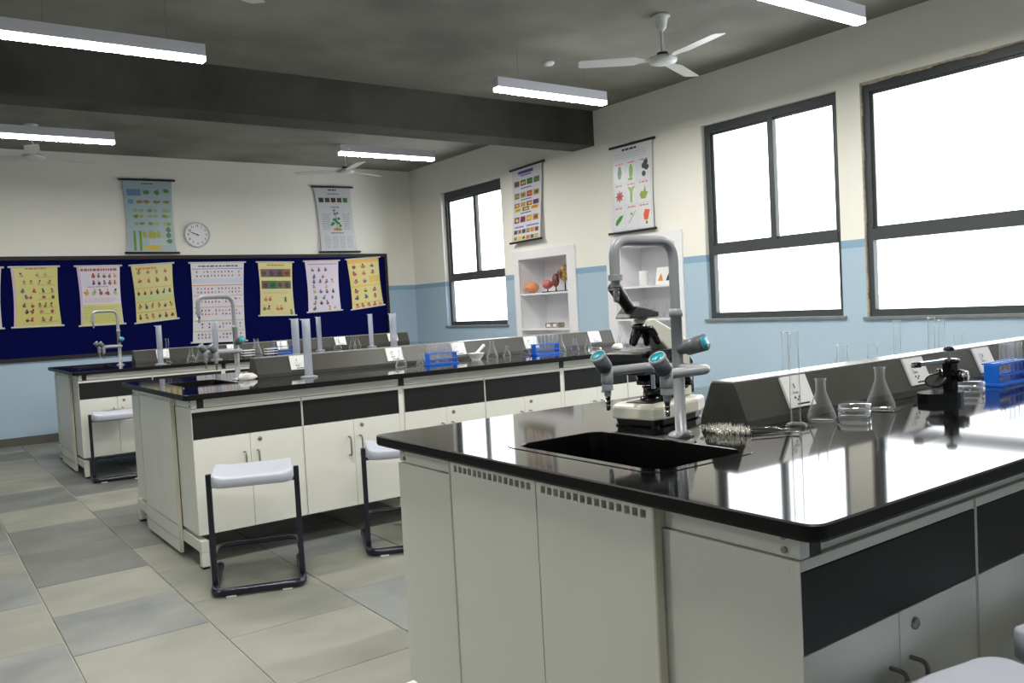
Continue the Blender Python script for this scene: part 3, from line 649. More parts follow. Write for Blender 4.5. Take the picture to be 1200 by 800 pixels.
for s in (-1, 1): MB().lathe([(0.010, 0), (0.010, 0.012), (0.020, 0.013), (0.020, 0.024), (0.016, 0.027), (0, 0.027)], n=16, axis=(0.15, s, 0), origin=(0.027, s*0.0165, 0.072)).build('focus_knob', 'gloss_black', dm)
MB().lathe([(0.016, 0), (0.017, 0.008), (0, 0.010)], n=16, axis=(0.15, -1, 0), origin=(0.031, -0.0445, 0.072)).build('knob_face', 'chrome', dm)

# glassware kinds
def flask_mesh(R, h, nr, name):
    t = 0.0
    prof = [(0.0, 0.001), (R*0.86, 0.001), (R*0.97, h*0.03), (R, h*0.08), (R*0.93, h*0.18), (nr*1.15, h*0.66), (nr, h*0.73), (nr, h*0.95), (nr*1.18, h*0.97), (nr*1.18, h), (nr*0.95, h)]
    return MB().lathe(prof, n=20)
def make_flask(R, h, nr): 
    o = flask_mesh(R, h, nr, 'f').build('conical_flask', 'clear_glass', fix=False); return o
def cyl_thing(R, h, m, name='measuring_cylinder'):
    t = thing(name, '', 'cylinder')
    MB().lathe([(0.0, 0.012), (R*0.92, 0.012), (R, 0.016), (R, h*0.985), (R*1.12, h), (R*0.96, h*0.998)], n=18).build('tube', m, t, fix=False)
    MB().lathe([(R*2.1, 0.0), (R*2.15, 0.004), (R*1.9, 0.009), (R*1.05, 0.014), (R*0.9, 0.014)], n=8 if m == 'clear_glass' else 20, smooth=m != 'clear_glass', cap0=True).build('foot', m, t)
    MB().prism([(-R*0.4, h*0.985), (R*0.4, h*0.985), (0, h*1.002)], 0, -R*1.4, -R*0.95).build('spout', m, t)
    return t
f_big = make_flask(0.042, 0.125, 0.0145); f_small = make_flask(0.033, 0.095, 0.0115)
c_glass = cyl_thing(0.0135, 0.255, 'clear_glass'); c_short = cyl_thing(0.0135, 0.225, 'clear_glass'); c_plast = cyl_thing(0.0235, 0.335, 'frosted_plastic')
used = set()
def put(src, loc, label, group=None, rz=0.0, cat=None, sc=1.0):
    if src.name in used: o = dup(src)
    else: o = src; used.add(src.name)
    o.location = loc; o.rotation_euler = (0, 0, rz); o.scale = (sc, sc, sc); o['label'] = label
    if group: o['group'] = group
    if cat: o['category'] = cat
    return o
G1 = 'glassware on the nearest bench'
put(c_glass, (0.80, 0.605, TOP), 'tall clear glass measuring cylinder in front of the first socket plate', G1, cat='cylinder')
put(c_short, (1.336, 1.02, TOP), 'clear glass cylinder behind the ridge, next to the tall front cylinder', G1, cat='cylinder')
put(f_big, (0.93, 0.615, TOP), 'clear conical flask right of the tall glass cylinder, nearest bench', G1, cat='flask', sc=0.93)
put(f_big, (1.20, 0.60, TOP), 'clear conical flask standing on a dark tile, nearest bench', G1, cat='flask', sc=0.98)
put(f_big, (1.665, 1.02, TOP), 'conical flask behind the ridge, left of two', G1, cat='flask', sc=1.24)
put(f_big, (1.866, 1.02, TOP), 'conical flask behind the ridge, right of two', G1, cat='flask', sc=1.18)
put(c_short, (2.04, 1.02, TOP), 'clear cylinder behind the ridge, above the second socket plate', G1, cat='cylinder')
put(c_short, (2.30, 1.02, TOP), 'clear cylinder behind the ridge, left of a close pair', G1, cat='cylinder')
put(c_short, (2.40, 1.03, TOP), 'clear cylinder behind the ridge, right of a close pair', G1, cat='cylinder', sc=0.93)
put(f_big, (2.52, 1.02, TOP), 'conical flask behind the ridge, above the third socket plate', G1, cat='flask', sc=1.15)
put(f_big, (2.24, 0.60, TOP), 'conical flask at the right edge of the photo beyond the blue rack', G1, cat='flask', sc=1.18)
tag(MB().bbox(-0.05, 0.05, -0.035, 0.035, 0, 0.002, 0.0008).build('black_tile', 'gloss_black', loc=(1.205, 0.585, TOP), rz=0.3), 'thin black tile under a conical flask', 'tile')
bpy.data.objects  # flask on the tile
for o in C.objects:
    if o.get('label') == 'clear conical flask standing on a dark tile, nearest bench': o.location.z = TOP+0.0022
# petri dishes
def petri(R):
    t = thing('petri_dish', '', 'petri dish')
    MB().lathe([(0, 0.001), (R*0.95, 0.001), (R*0.95, 0.014)], n=26).build('dish', 'clear_glass', t, fix=False)
    MB().lathe([(0, 0.018), (R, 0.018), (R, 0.005)], n=26).build('lid', 'clear_glass', t, fix=False)
    return t
pd = petri(0.046)
put(pd, (1.045, 0.590, TOP), 'lower petri dish of the pair beside the conical flask', 'petri dishes', cat='petri dish')
put(pd, (1.050, 0.592, TOP+0.0185), 'upper petri dish of the pair beside the conical flask', 'petri dishes', cat='petri dish')
put(pd, (1.70, 0.585, TOP), 'lower petri dish between dissecting microscope and blue rack', 'petri dishes', cat='petri dish')
put(pd, (1.705, 0.587, TOP+0.0185), 'upper petri dish between dissecting microscope and blue rack', 'petri dishes', cat='petri dish')
put(pd, (1.48, 1.02, TOP), 'wide glass dish behind the ridge of the nearest bench', 'petri dishes', cat='petri dish', sc=2.2)
# bottle brushes
def brush(L, seed):
    t = thing('bottle_brush', '', 'brush'); rr = random.Random(seed)
    w = [(0, 0, 0.0135), (L, 0, 0.012), (L+0.105, 0.0, 0.006)]
    ring = [(L+0.105+0.008-0.008*math.cos(a), 0.008*math.sin(a), 0.006) for a in [k*PI/6 for k in range(13)]]
    MB().tube(w[:2]+ring, 0.0016, 6).build('wire_handle', 'chrome', t)
    b = MB()
    for k in range(300):
        x = rr.uniform(0, L); a = rr.uniform(0, 2*PI); r = 0.0145*rr.uniform(0.8, 1.0)*(0.75 if x < 0.015 else 1)
        c = Vector((x, 0, 0.0135)); e = c+Vector((rr.uniform(-.004, .004), r*math.cos(a), max(r*math.sin(a), -0.013))); s = Vector((0.0006, 0.0, 0.0)); s2 = Vector((0, 0.0005, 0.0005))
        b.add([c-s, c+s, e+s2, e-s2], [(0, 1, 2, 3)])
    o = b.build('bristles', 'bristle', t, fix=False); o['kind'] = 'stuff'
    return t
for k, (x, y, a, lab) in enumerate(((0.575, 0.742, -38, 'white bottle brush nearest the tap, wire handle toward the ridge'), (0.572, 0.705, -40, 'white bottle brush in the middle of three beside the sink'), (0.558, 0.672, -44, 'white bottle brush closest to the sink rim'))):
    o = brush(0.085, k); o.location = (x, y, TOP); o.rotation_euler = (0, 0, math.radians(a)); tag(o, lab, 'brush', 'bottle brushes by the nearest sink')

# test tube racks
def rack(nt):
    t = thing('test_tube_rack', '', 'test tube rack'); L = 0.11; wy = 0.032
    MB().bbox(-L, L, -wy-0.008, wy+0.008, 0, 0.012, 0.003).build('base_plate', 'rack_blue', t)
    for nm, z in (('middle_plate', 0.034), ('top_plate', 0.074)):
        b = MB(); b.box(-L*0.95, L*0.95, -wy, -wy+0.006, z, z+0.005).box(-L*0.95, L*0.95, wy-0.006, wy, z, z+0.005).box(-L*0.95, L*0.95, -0.006, 0.006, z, z+0.005)
        xs = [-L*0.95+(2*L*0.95)*k/6 for k in range(7)]
        for x in xs: b.box(max(x-0.006, -L*0.95), min(x+0.006, L*0.95), -wy+0.006, -0.006, z, z+0.005).box(max(x-0.006, -L*0.95), min(x+0.006, L*0.95), 0.006, wy-0.006, z, z+0.005)
        b.build(nm, 'rack_blue', t)
    for s in (-1, 1): MB().bbox(s*L*0.95-0.004, s*L*0.95+0.004, -wy+0.008, wy-0.008, 0.0121, 0.0739, 0.002).build('end_post', 'rack_blue', t)
    return t
def tube_obj(): 
    return tag(MB().lathe([(0, 0.0), (0.004, 0.001), (0.007, 0.007), (0.0075, 0.011), (0.0075, 0.128), (0.0088, 0.13)], n=12).build('test_tube', 'tube_glass', fix=False), '', 'test tube')
rk = rack(6); tt = tube_obj()
TUBEX = [-0.1045+0.209*(k+0.5)/6 for k in range(6)]
def place_rack(loc, rz, lab, cols, rows, tl, grp):
    r = put(rk, loc, lab, 'blue test tube racks', rz, 'test tube rack')
    for k in cols:
        for y in rows:
            p = Matrix.Rotation(rz, 3, 'Z') @ Vector((TUBEX[k], y, 0.0125))
            put(tt, (loc[0]+p.x, loc[1]+p.y, loc[2]+p.z), tl, grp, cat='test tube')
place_rack((1.985, 0.60, TOP), math.radians(2), 'blue plastic test tube rack on the nearest bench', (3, 4, 5), (-0.016, 0.016), 'clear test tube in the right half of the nearest blue rack', 'tubes in the nearest rack')
place_rack((1.74, 3.99, TOP), 0.0, 'blue test tube rack on the middle bench, left of the white mortar', range(6), (-0.016, 0.016), 'clear test tube in the left blue rack of the middle bench', 'tubes in the left middle rack')
place_rack((2.59, 3.96, TOP), 0.0, 'blue test tube rack on the middle bench, right of the small purple flask', range(6), (-0.016, 0.016), 'clear test tube in the right blue rack of the middle bench', 'tubes in the right middle rack')
place_rack((1.95, 7.42, TOP), 0.0, 'blue test tube rack on the farthest bench', range(0, 6, 2), (-0.016,), 'clear test tube in the blue rack of the farthest bench', 'tubes in the far rack')

# middle bench
Y2 = 3.594
P2 = 'plastic cylinders on the middle and far benches'
put(c_plast, (0.82, 3.985, TOP), 'white plastic measuring cylinder in front of the first socket plate of the middle bench', P2, cat='cylinder', sc=1.04)
put(c_plast, (0.985, 4.58, TOP), 'white plastic cylinder behind the first socket plate of the middle ridge', P2, cat='cylinder', sc=1.05)
put(c_plast, (1.71, 4.58, TOP), 'white plastic cylinder behind the second socket plate of the middle ridge', P2, cat='cylinder', sc=1.05)
G2 = 'glassware on the middle bench'
for x, y, s, lab, src in ((1.50, 4.10, .9, 'clear conical flask below the second socket plate of the middle ridge', f_big), (1.60, 4.03, .75, 'small flask in front, below the second plate of the middle ridge', f_small), (1.845, 4.16, .95, 'conical flask behind the left blue rack of the middle bench', f_big),
                          (2.21, 4.08, 1.0, 'larger clear conical flask right of the white mortar', f_big), (2.33, 4.07, .85, 'smaller clear conical flask right of the white mortar', f_small), (2.79, 4.04, 1.05, 'big conical flask right of the right blue rack', f_big),
                          (3.08, 4.06, .9, 'conical flask left of the last visible plate of the middle ridge', f_small), (3.35, 4.0, .9, 'conical flask in front of the last visible plate of the middle ridge', f_small), (3.46, 4.1, 1.0, 'conical flask at the right end of the middle ridge', f_big), (1.665, 4.11, .8, 'conical flask left of the left blue rack', f_small)):
    put(src, (x, y, TOP), lab, G2, cat='flask', sc=s)
pf = thing('conical_flask', 'small conical flask with painted purple light between two clear flasks and the right rack', 'flask', (2.43, 3.98, TOP), group=G2)
flask_mesh(0.033, 0.095, 0.0115, 'x').build('glass_body', 'clear_glass', pf, fix=False); MB().lathe([(0, 0.002), (0.030, 0.002), (0.031, 0.008), (0.018, 0.045), (0, 0.045)], n=18).build('light_tint', 'purple_light_tint', pf)  # tinted core paints the purple light seen in the flask
pf2 = dup(pf, (2.90, 4.0, TOP), 0, 'small conical flask with painted purple light right of the big conical flask', G2)
put(pd, (3.02, 3.92, TOP), 'petri dish on the middle bench among the flasks', 'petri dishes', cat='petri dish', sc=1.1)
mo = thing('mortar', 'white porcelain mortar bowl with pestle on the middle bench', 'mortar', (2.08, 4.09, TOP))
MB().lathe([(0.032, 0), (0.032, 0.004), (0.045, 0.02), (0.058, 0.046), (0.060, 0.048), (0.055, 0.048), (0.040, 0.018), (0.0, 0.010)], n=22, cap0=True).build('bowl', 'porcelain', mo)
tag(MB().tube([(2.05, 4.08, TOP+0.025), (2.09, 4.085, TOP+0.055), (2.15, 4.09, TOP+0.098)], [0.014, 0.009, 0.012], 10).build('pestle', 'porcelain'), 'white porcelain pestle leaning in the mortar', 'pestle')
# crumpled white cloth beside the middle tap
rr = random.Random(4); L = []
for k, (s, z) in enumerate(((0.75, 0.0005), (1.0, 0.008), (0.95, 0.024), (0.62, 0.036), (0.25, 0.036), (0.02, 0.034))):
    L.append([Vector((0.058*s*math.cos(a)*rr.uniform(.75, 1.15), 0.042*s*math.sin(a)*rr.uniform(.75, 1.15), max(0.0004, z+(rr.uniform(-.006, .006) if k else 0)))) for a in [2*PI*i/16 for i in range(16)]])
tag(MB().loft(L, True, True, True).build('wiping_cloth', 'cloth_white', loc=(0.545, 4.28, TOP)), 'crumpled white cloth at the end of the middle ridge', 'cloth')
tag(MB().loft(L, True, True, True).build('wiping_cloth', 'cloth_white', loc=(3.14, 3.80, TOP), rz=1.1), 'crumpled white cloth on the middle bench, left of the large microscope', 'cloth')
for x, lab in ((1.575, 'stack of white trays on the far bench, right of the middle tap'), (1.80, 'stack of white trays on the far bench beside its blue rack')):
    t = thing('tray_stack', lab, 'trays', (x, 7.33, TOP), group='white trays on the far bench')
    for k in range(3):
        MB().bbox(-0.055, 0.055, -0.04, 0.04, 0.024*k+0.012, 0.024*k+0.0215, 0.002).build('tray', 'plastic_white', t)
        for sx in (-1, 1): MB().box(sx*0.05-0.004, sx*0.05+0.004, -0.03, 0.03, 0.024*k-0.0024 if k else 0, 0.024*k+0.0118).build('spacer', 'black_plastic', t)
# far bench
put(c_plast, (0.74, 7.20, TOP), 'white plastic cylinder near the tap of the farthest bench', P2, cat='cylinder', sc=1.05)
put(c_plast, (1.25, 7.25, TOP), 'white plastic cylinder on the far bench in front of the large white chart', P2, cat='cylinder', sc=1.05)
put(c_plast, (2.36, 7.44, TOP), 'white plastic cylinder on the far bench, left of its fourth socket plate', P2, cat='cylinder', sc=1.05)
put(c_plast, (2.93, 7.40, TOP), 'white plastic cylinder on the far bench near the board corner', P2, cat='cylinder', sc=1.05)
put(c_short, (0.86, 7.42, TOP), 'thin glass cylinder behind the first plate of the far bench', 'glassware on the far bench', cat='cylinder')
for x, y, s, lab in ((1.05, 7.36, 1.0, 'conical flask on the far bench between the two left cylinders'), (1.16, 7.45, 1.1, 'second conical flask on the far bench, left of the chart cylinder'), (1.69, 7.42, 1.35, 'tall flask on the far bench right of the middle tap'), (1.74, 7.54, 1.2, 'conical flask on the far bench, left of its blue rack'),
                     (2.55, 7.42, 1.0, 'conical flask below the fourth plate of the far ridge'), (2.70, 7.38, 1.0, 'conical flask right of the fourth plate of the far ridge'), (2.79, 7.46, 1.0, 'conical flask left of the cylinder near the board corner')):
    put(f_big, (x, y, TOP), lab, 'glassware on the far bench', cat='flask', sc=s)

# ================================================================ THINGS ON THE WALLS
# notice board
nb = thing('notice_board', 'long navy felt notice board with dark frame across the back wall', 'notice board', (0, YB, 0))
bx0, bx1, bz0, bz1 = -2.9, 4.50, 0.925, 2.088
MB().box(bx0+0.03, bx1-0.03, -0.02, -0.002, bz0+0.03, bz1-0.03).build('felt_panel', 'board_felt', nb)
for q in ((bx0, bx1, bz1-0.045, bz1), (bx0, bx1, bz0, bz0+0.04), (bx0, bx0+0.04, bz0+0.04, bz1-0.045), (bx1-0.04, bx1, bz0+0.04, bz1-0.045)): MB().bbox(q[0], q[1], -0.035, -0.001, q[2], q[3], 0.003).build('frame_bar', 'board_frame', nb)

PAL_MIX = [(190, 60, 60), (70, 110, 70), (60, 70, 120), (210, 150, 90), (60, 50, 50), (150, 90, 120), (90, 140, 160)]
def blob(b, F, u, v, ru, rv, col, n=7, jitter=0.25, rr=random, h=0.0018):
    pts = [F(u+ru*math.cos(2*PI*k/n)*(1+rr.uniform(-jitter, jitter)), v+rv*math.sin(2*PI*k/n)*(1+rr.uniform(-jitter, jitter)), h) for k in range(n)]
    b.add(pts, [list(range(n))], col=rgb(*col))
def rectp(b, F, u0, u1, v0, v1, col, h=0.0008):
    nu = max(1, math.ceil((u1-u0)/0.13)); nv = max(1, math.ceil((v1-v0)/0.07)); h += 0.0006
    b.add([F(u0+(u1-u0)*i/nu, v0+(v1-v0)*j/nv, h) for j in range(nv+1) for i in range(nu+1)], [(j*(nu+1)+i, j*(nu+1)+i+1, (j+1)*(nu+1)+i+1, (j+1)*(nu+1)+i) for j in range(nv) for i in range(nu)], col=rgb(*col))
def words(b, F, u0, u1, v0, v1, col, rr, h=0.001):
    u = u0
    while u < u1-0.01:
        w = min(rr.uniform(0.03, 0.10), u1-u); rectp(b, F, u, u+w, v0, v1, col, h); u += w+rr.uniform(0.012, 0.02)
def para(b, F, u0, u1, v0, v1, rows, col, rr):
    for k in range(rows):
        t = v0+(v1-v0)*(k+0.3)/rows; words(b, F, u0, u1-rr.uniform(0, 0.12)*(u1-u0), t, t+(v1-v0)/rows*0.4, col, rr)
def figure(b, F, u, v, w, h, rr, pal):
    c = rr.choice(pal); blob(b, F, u, v+h*0.18, w*0.42, h*0.32, c, 7, 0.35, rr); blob(b, F, u+rr.uniform(-.2, .2)*w, v-h*0.25, w*0.22, h*0.2, rr.choice([(40, 34, 34), (214, 160, 130), (120, 70, 50)]), 6, 0.2, rr, 0.0024000000000000002)
    if rr.random() < .6: blob(b, F, u+rr.uniform(-.4, .4)*w, v+rr.uniform(0, .4)*h, w*0.2, h*0.16, rr.choice(pal), 5, 0.3, rr, 0.0026)
def chart(wall, tl, tr, bl, br, bg, rail, label, draw, seed, off=0.012, curl=0.0, group='hanging charts', rollw=0.016, over=0.03, base=None):
    """hanging roll chart; corners are (along wall, height)"""
    rr = random.Random(seed)
    cx = (bl[0]+br[0])/2; cz = (bl[1]+br[1])/2
    if wall == 'back': t = thing('wall_chart', label, 'chart', (cx, YB, cz), group=group)
    else: t = thing('wall_chart', label, 'chart', (XW, cx, cz), group=group)
    def W3(a, z, d):
        return Vector((a-cx, -d, z-cz)) if wall == 'back' else Vector((-d, a-cx, z-cz))
    def depth(u, v): return off+0.010*math.sin(PI*v)*math.cos(PI*(u-0.5))+curl*v*v
    def F(u, v, h=0.0):
        a = (tl[0]*(1-u)+tr[0]*u)*(1-v)+(bl[0]*(1-u)+br[0]*u)*v; z = (tl[1]*(1-u)+tr[1]*u)*(1-v)+(bl[1]*(1-u)+br[1]*u)*v
        a += 0.014*math.sin(PI*v)*(0.5-u)*2*(1 if tl[0] < tr[0] else -1)
        return W3(a, z, depth(u, v)+h)
    nu, nv = 8, 20; b = MB()
    vs = [F(i/nu, j/nv) for j in range(nv+1) for i in range(nu+1)]+[F(i/nu, j/nv, -0.0006) for j in range(nv+1) for i in range(nu+1)]; o_ = (nu+1)*(nv+1); fs = []
    for j in range(nv):
        for i in range(nu):
            a = j*(nu+1)+i; fs += [(a, a+1, a+nu+2, a+nu+1), (o_+a, o_+a+nu+1, o_+a+nu+2, o_+a+1)]
    b.add(vs, fs, True, rgb(*bg)); b.build('sheet', 'printed_colour', t, fix=False)
    b = MB()
    draw(b, F, rr); pr_ = b.build('print', 'printed_colour', t, fix=False); pr_['kind'] = 'stuff'
    for nm, p, q, v in (('top_rail', tl, tr, 0), ('bottom_rail', bl, br, 1)):
        d = Vector((q[0]-p[0], q[1]-p[1])).normalized()*over
        d0 = depth(0, v)+0.0015
        MB().cyl(W3(p[0]-d.x, p[1]-d.y, d0), W3(q[0]+d.x, q[1]+d.y, d0), rollw/2, 8).build(nm, rail, t)
    m = ((tl[0]+tr[0])/2, (tl[1]+tr[1])/2)
    MB().tube([W3(m[0]-0.06, m[1]+0.006, off), W3(m[0], m[1]+0.028, 0.006), W3(m[0]+0.06, m[1]+0.006, off)], 0.0018, 5).build('cord', 'rail_black', t)
    return t
PEOPLE = [(176, 56, 70), (70, 110, 160), (60, 60, 66), (170, 130, 90), (150, 90, 110)]
def d_people(b, F, rr):
    rectp(b, F, 0, 0.06, 0, 1, (198, 176, 196))
    words(b, F, 0.3, 0.75, 0.02, 0.045, (170, 120, 80), rr)
    for v, n in ((0.13, 3), (0.26, 4), (0.40, 4), (0.50, 4), (0.64, 5), (0.74, 4), (0.88, 4)):
        for k in range(n): figure(b, F, 0.14+0.78*(k+rr.uniform(.2, .8))/n, v, 0.10, 0.085, rr, PEOPLE if v > .35 else [(176, 168, 96), (150, 140, 110)])
        para(b, F, 0.55, 0.95, v+.035, v+.06, 2, (150, 146, 84), rr)
def d_split(b, F, rr):
    rectp(b, F, 0.02, 0.98, 0.65, 0.985, (206, 204, 128)); rectp(b, F, 0, 0.06, 0, 1, (196, 178, 206))
    words(b, F, 0.08, 0.93, 0.045, 0.085, (160, 80, 96), rr); rectp(b, F, 0.1, 0.26, 0.14, 0.36, (204, 208, 222))
    for v in (0.16, 0.28):
        for k in range(5): figure(b, F, 0.36+0.13*k, v, 0.10, 0.09, rr, PAL_MIX)
    words(b, F, 0.2, 0.7, 0.345, 0.36, (150, 150, 160), rr)
    for k in range(5): figure(b, F, 0.16+0.175*k, 0.44, 0.13, 0.12, rr, [(150, 190, 120), (170, 60, 70), (90, 130, 110), (214, 160, 80), (150, 70, 96)])
    para(b, F, 0.1, 0.9, 0.54, 0.62, 3, (196, 176, 204), rr); para(b, F, 0.08, 0.92, 0.68, 0.95, 8, (182, 182, 110), rr)
def d_bands(b, F, rr):
    words(b, F, 0.1, 0.6, 0.05, 0.085, (206, 130, 70), rr)
    for v in (0.12, 0.27):
        for k in range(4): figure(b, F, 0.16+0.22*k, v, 0.10, 0.10, rr, [(170, 90, 90), (120, 110, 60), (150, 130, 90)])
    for v in (0.40, 0.64, 0.82): rectp(b, F, 0.02, 0.98, v, v+0.008, (206, 140, 50))
    for v in (0.48, 0.72, 0.90):
        for k in range(6): figure(b, F, 0.10+0.16*k, v, 0.09, 0.10, rr, [(60, 90, 110), (110, 60, 50), (176, 140, 80), (70, 60, 50)])
    rectp(b, F, 0.02, 0.98, 0.54, 0.62, (190, 206, 140))
def d_big(b, F, rr):
    words(b, F, 0.14, 0.88, 0.035, 0.055, (90, 90, 130), rr); rectp(b, F, 0.02, 0.98, 0.075, 0.083, (110, 130, 190))
    rectp(b, F, 0.02, 0.98, 0.20, 0.26, (204, 206, 226))
    rows = [(0.115, (0, 0, 0)), (0.165, 0), (0.325, (206, 150, 90)), (0.37, 0), (0.455, (220, 170, 120)), (0.49, 0), (0.60, (214, 170, 110)), (0.645, 0), (0.77, (160, 200, 110)), (0.81, 0), (0.90, (170, 200, 100)), (0.94, 0)]
    for v, ln in rows:
        if ln and v > 0.2: rectp(b, F, 0.02, 0.98, v-0.045, v-0.034, ln)
        for k in range(13):
            if rr.random() < .78: figure(b, F, 0.07+0.87*(k+.5)/13, v, 0.040, 0.030, rr, PAL_MIX)
def d_photo(b, F, rr):
    words(b, F, 0.25, 0.75, 0.045, 0.07, (200, 140, 70), rr)
    for v0, cs in ((0.13, [(120, 96, 90), (110, 80, 100), (96, 84, 90), (150, 96, 76)]), (0.35, [(110, 84, 86), (40, 120, 70), (120, 110, 90), (110, 96, 80)])):
        for k in range(4): rectp(b, F, 0.05+0.225*k, 0.05+0.225*(k+1), v0, v0+0.15, cs[k]); blob(b, F, 0.16+0.225*k, v0+.08, .07, .05, tuple(int(c*.7) for c in cs[k]), 7, .3, rr)
    para(b, F, 0.08, 0.92, 0.545, 0.6, 2, (196, 186, 120), rr)
    for k, (u, v) in enumerate(((0.15, .68), (.28, .68), (.75, .70), (.12, .85), (.24, .85), (.5, .86), (.62, .85), (.9, .93))): figure(b, F, u, v, 0.12, 0.11, rr, [(206, 110, 90), (96, 130, 100), (180, 130, 90)])
def d_sports(b, F, rr):
    words(b, F, 0.08, 0.95, 0.055, 0.075, (206, 120, 130), rr)
    for v, n in ((0.17, 4), (0.30, 3), (0.40, 4), (0.50, 4), (0.60, 4), (0.72, 3), (0.82, 4), (0.93, 5)):
        for k in range(n):
            if rr.random() < .85: figure(b, F, 0.12+0.8*(k+.4)/n, v, 0.11, 0.09, rr, [(100, 100, 130), (150, 90, 120), (90, 130, 100), (70, 66, 76), (206, 190, 120)])
def d_exercise(b, F, rr):
    rectp(b, F, 0, 1, 0, 0.09, (226, 180, 70)); rectp(b, F, 0.62, 0.99, 0.36, 0.50, (224, 190, 80))
    for v in (0.54, 0.88): rectp(b, F, 0, 1, v, v+.03, (226, 190, 90))
    for v, n in ((0.15, 3), (0.29, 3), (0.45, 2), (0.64, 3), (0.77, 3), (0.94, 5)):
        for k in range(n): figure(b, F, 0.17+0.30*k*(3/max(n, 3)), v, 0.15, 0.10, rr, [(190, 90, 90), (110, 100, 120), (206, 140, 110), (90, 80, 80)])
def d_green(b, F, rr):
    words(b, F, 0.38, 0.62, 0.045, 0.06, (50, 60, 60), rr)
    rectp(b, F, 0.06, 0.34, 0.13, 0.22, (110, 140, 180)); rectp(b, F, 0.06, 0.18, 0.27, 0.33, (120, 150, 180))
    for u, v, w in ((.42, .17, .16), (.64, .17, .12), (.84, .15, .12)): blob(b, F, u+.04, v, w/2, .03, (110, 130, 80), 8, .3, rr)
    for u in (.3, .45, .68, .88): blob(b, F, u, .30, .08, .022, (150, 130, 60), 8, .3, rr)
    for v in (.42, .50, .60):
        for u in (.2, .32, .5, .62, .82, .9): blob(b, F, u, v, .055, .025, rr.choice([(170, 170, 80), (120, 140, 60), (150, 170, 120)]), 7, .3, rr)
    for u in (.12, .24): rectp(b, F, u, u+.05, .70, .97, (110, 150, 40))
    for u in (.36, .48, .56, .66): blob(b, F, u, .75, .05, .05, (170, 170, 60), 7, .25, rr)
    blob(b, F, .52, .93, .2, .035, (206, 180, 40), 10, .1, rr); para(b, F, .45, .9, .80, .90, 4, (206, 212, 210), rr)
    for v in (.68, .76, .84): blob(b, F, .88, v, .06, .035, (60, 120, 60), 8, .3, rr)
def d_plant(b, F, rr):
    words(b, F, .36, .62, .035, .055, (40, 40, 44), rr); words(b, F, .34, .66, .10, .112, (90, 90, 96), rr)
    for k, c in enumerate(((50, 60, 50), (90, 70, 50), (70, 50, 50), (90, 80, 50), (60, 120, 50))): rectp(b, F, .08+.17*k, .21+.17*k, .165, .235, c)
    words(b, F, .38, .62, .305, .318, (60, 60, 80), rr)
    for u0, u1 in ((.1, .34), (.7, .92)): para(b, F, u0, u1, .40, .66, 9, (160, 160, 166), rr)
    for u, v in ((.47, .36), (.55, .40), (.48, .41)): blob(b, F, u, v, .04, .022, (120, 120, 120), 7, .3, rr)
    rectp(b, F, .495, .51, .42, .62, (60, 110, 60))
    for u, v in ((.44, .50), (.57, .49), (.40, .56), (.56, .56), (.50, .53), (.36, .58), (.60, .60)): blob(b, F, u, v, .05, .022, (50, 130, 80), 7, .25, rr, .0024)
    blob(b, F, .51, .65, .13, .025, (190, 140, 60), 10, .1, rr); words(b, F, .32, .68, .70, .715, (60, 60, 80), rr)
    for u0 in (.12, .33, .54, .75): para(b, F, u0, u0+.17, .75, .95, 8, (170, 170, 176), rr)
def d_fruit(b, F, rr):
    rectp(b, F, .22, .72, .045, .085, (86, 78, 160)); rectp(b, F, .3, .66, .10, .115, (90, 86, 170))
    pal = [(200, 150, 70), (90, 130, 80), (150, 60, 70), (60, 100, 60), (110, 80, 60), (214, 120, 60), (220, 200, 90), (96, 60, 110)]
    for v0, vh, n in ((.17, .075, 4), (.335, .075, 4), (.47, .06, 4), (.54, .05, 3), (.66, .08, 4), (.835, .055, 6), (.925, .05, 6)):
        for k in range(n): 
            u0 = .07+.9*k/n; rectp(b, F, u0, u0+.9/n*.82, v0, v0+vh, rr.choice(pal)); blob(b, F, u0+.4/n, v0+vh*.5, .3/n, vh*.3, rr.choice(pal), 7, .3, rr)
    for v in (.275, .43, .61): rectp(b, F, .3, .68, v, v+.014, (86, 84, 170))
    rectp(b, F, .08, .42, .79, .805, (86, 84, 170)); rectp(b, F, .52, .95, .79, .805, (86, 84, 170))
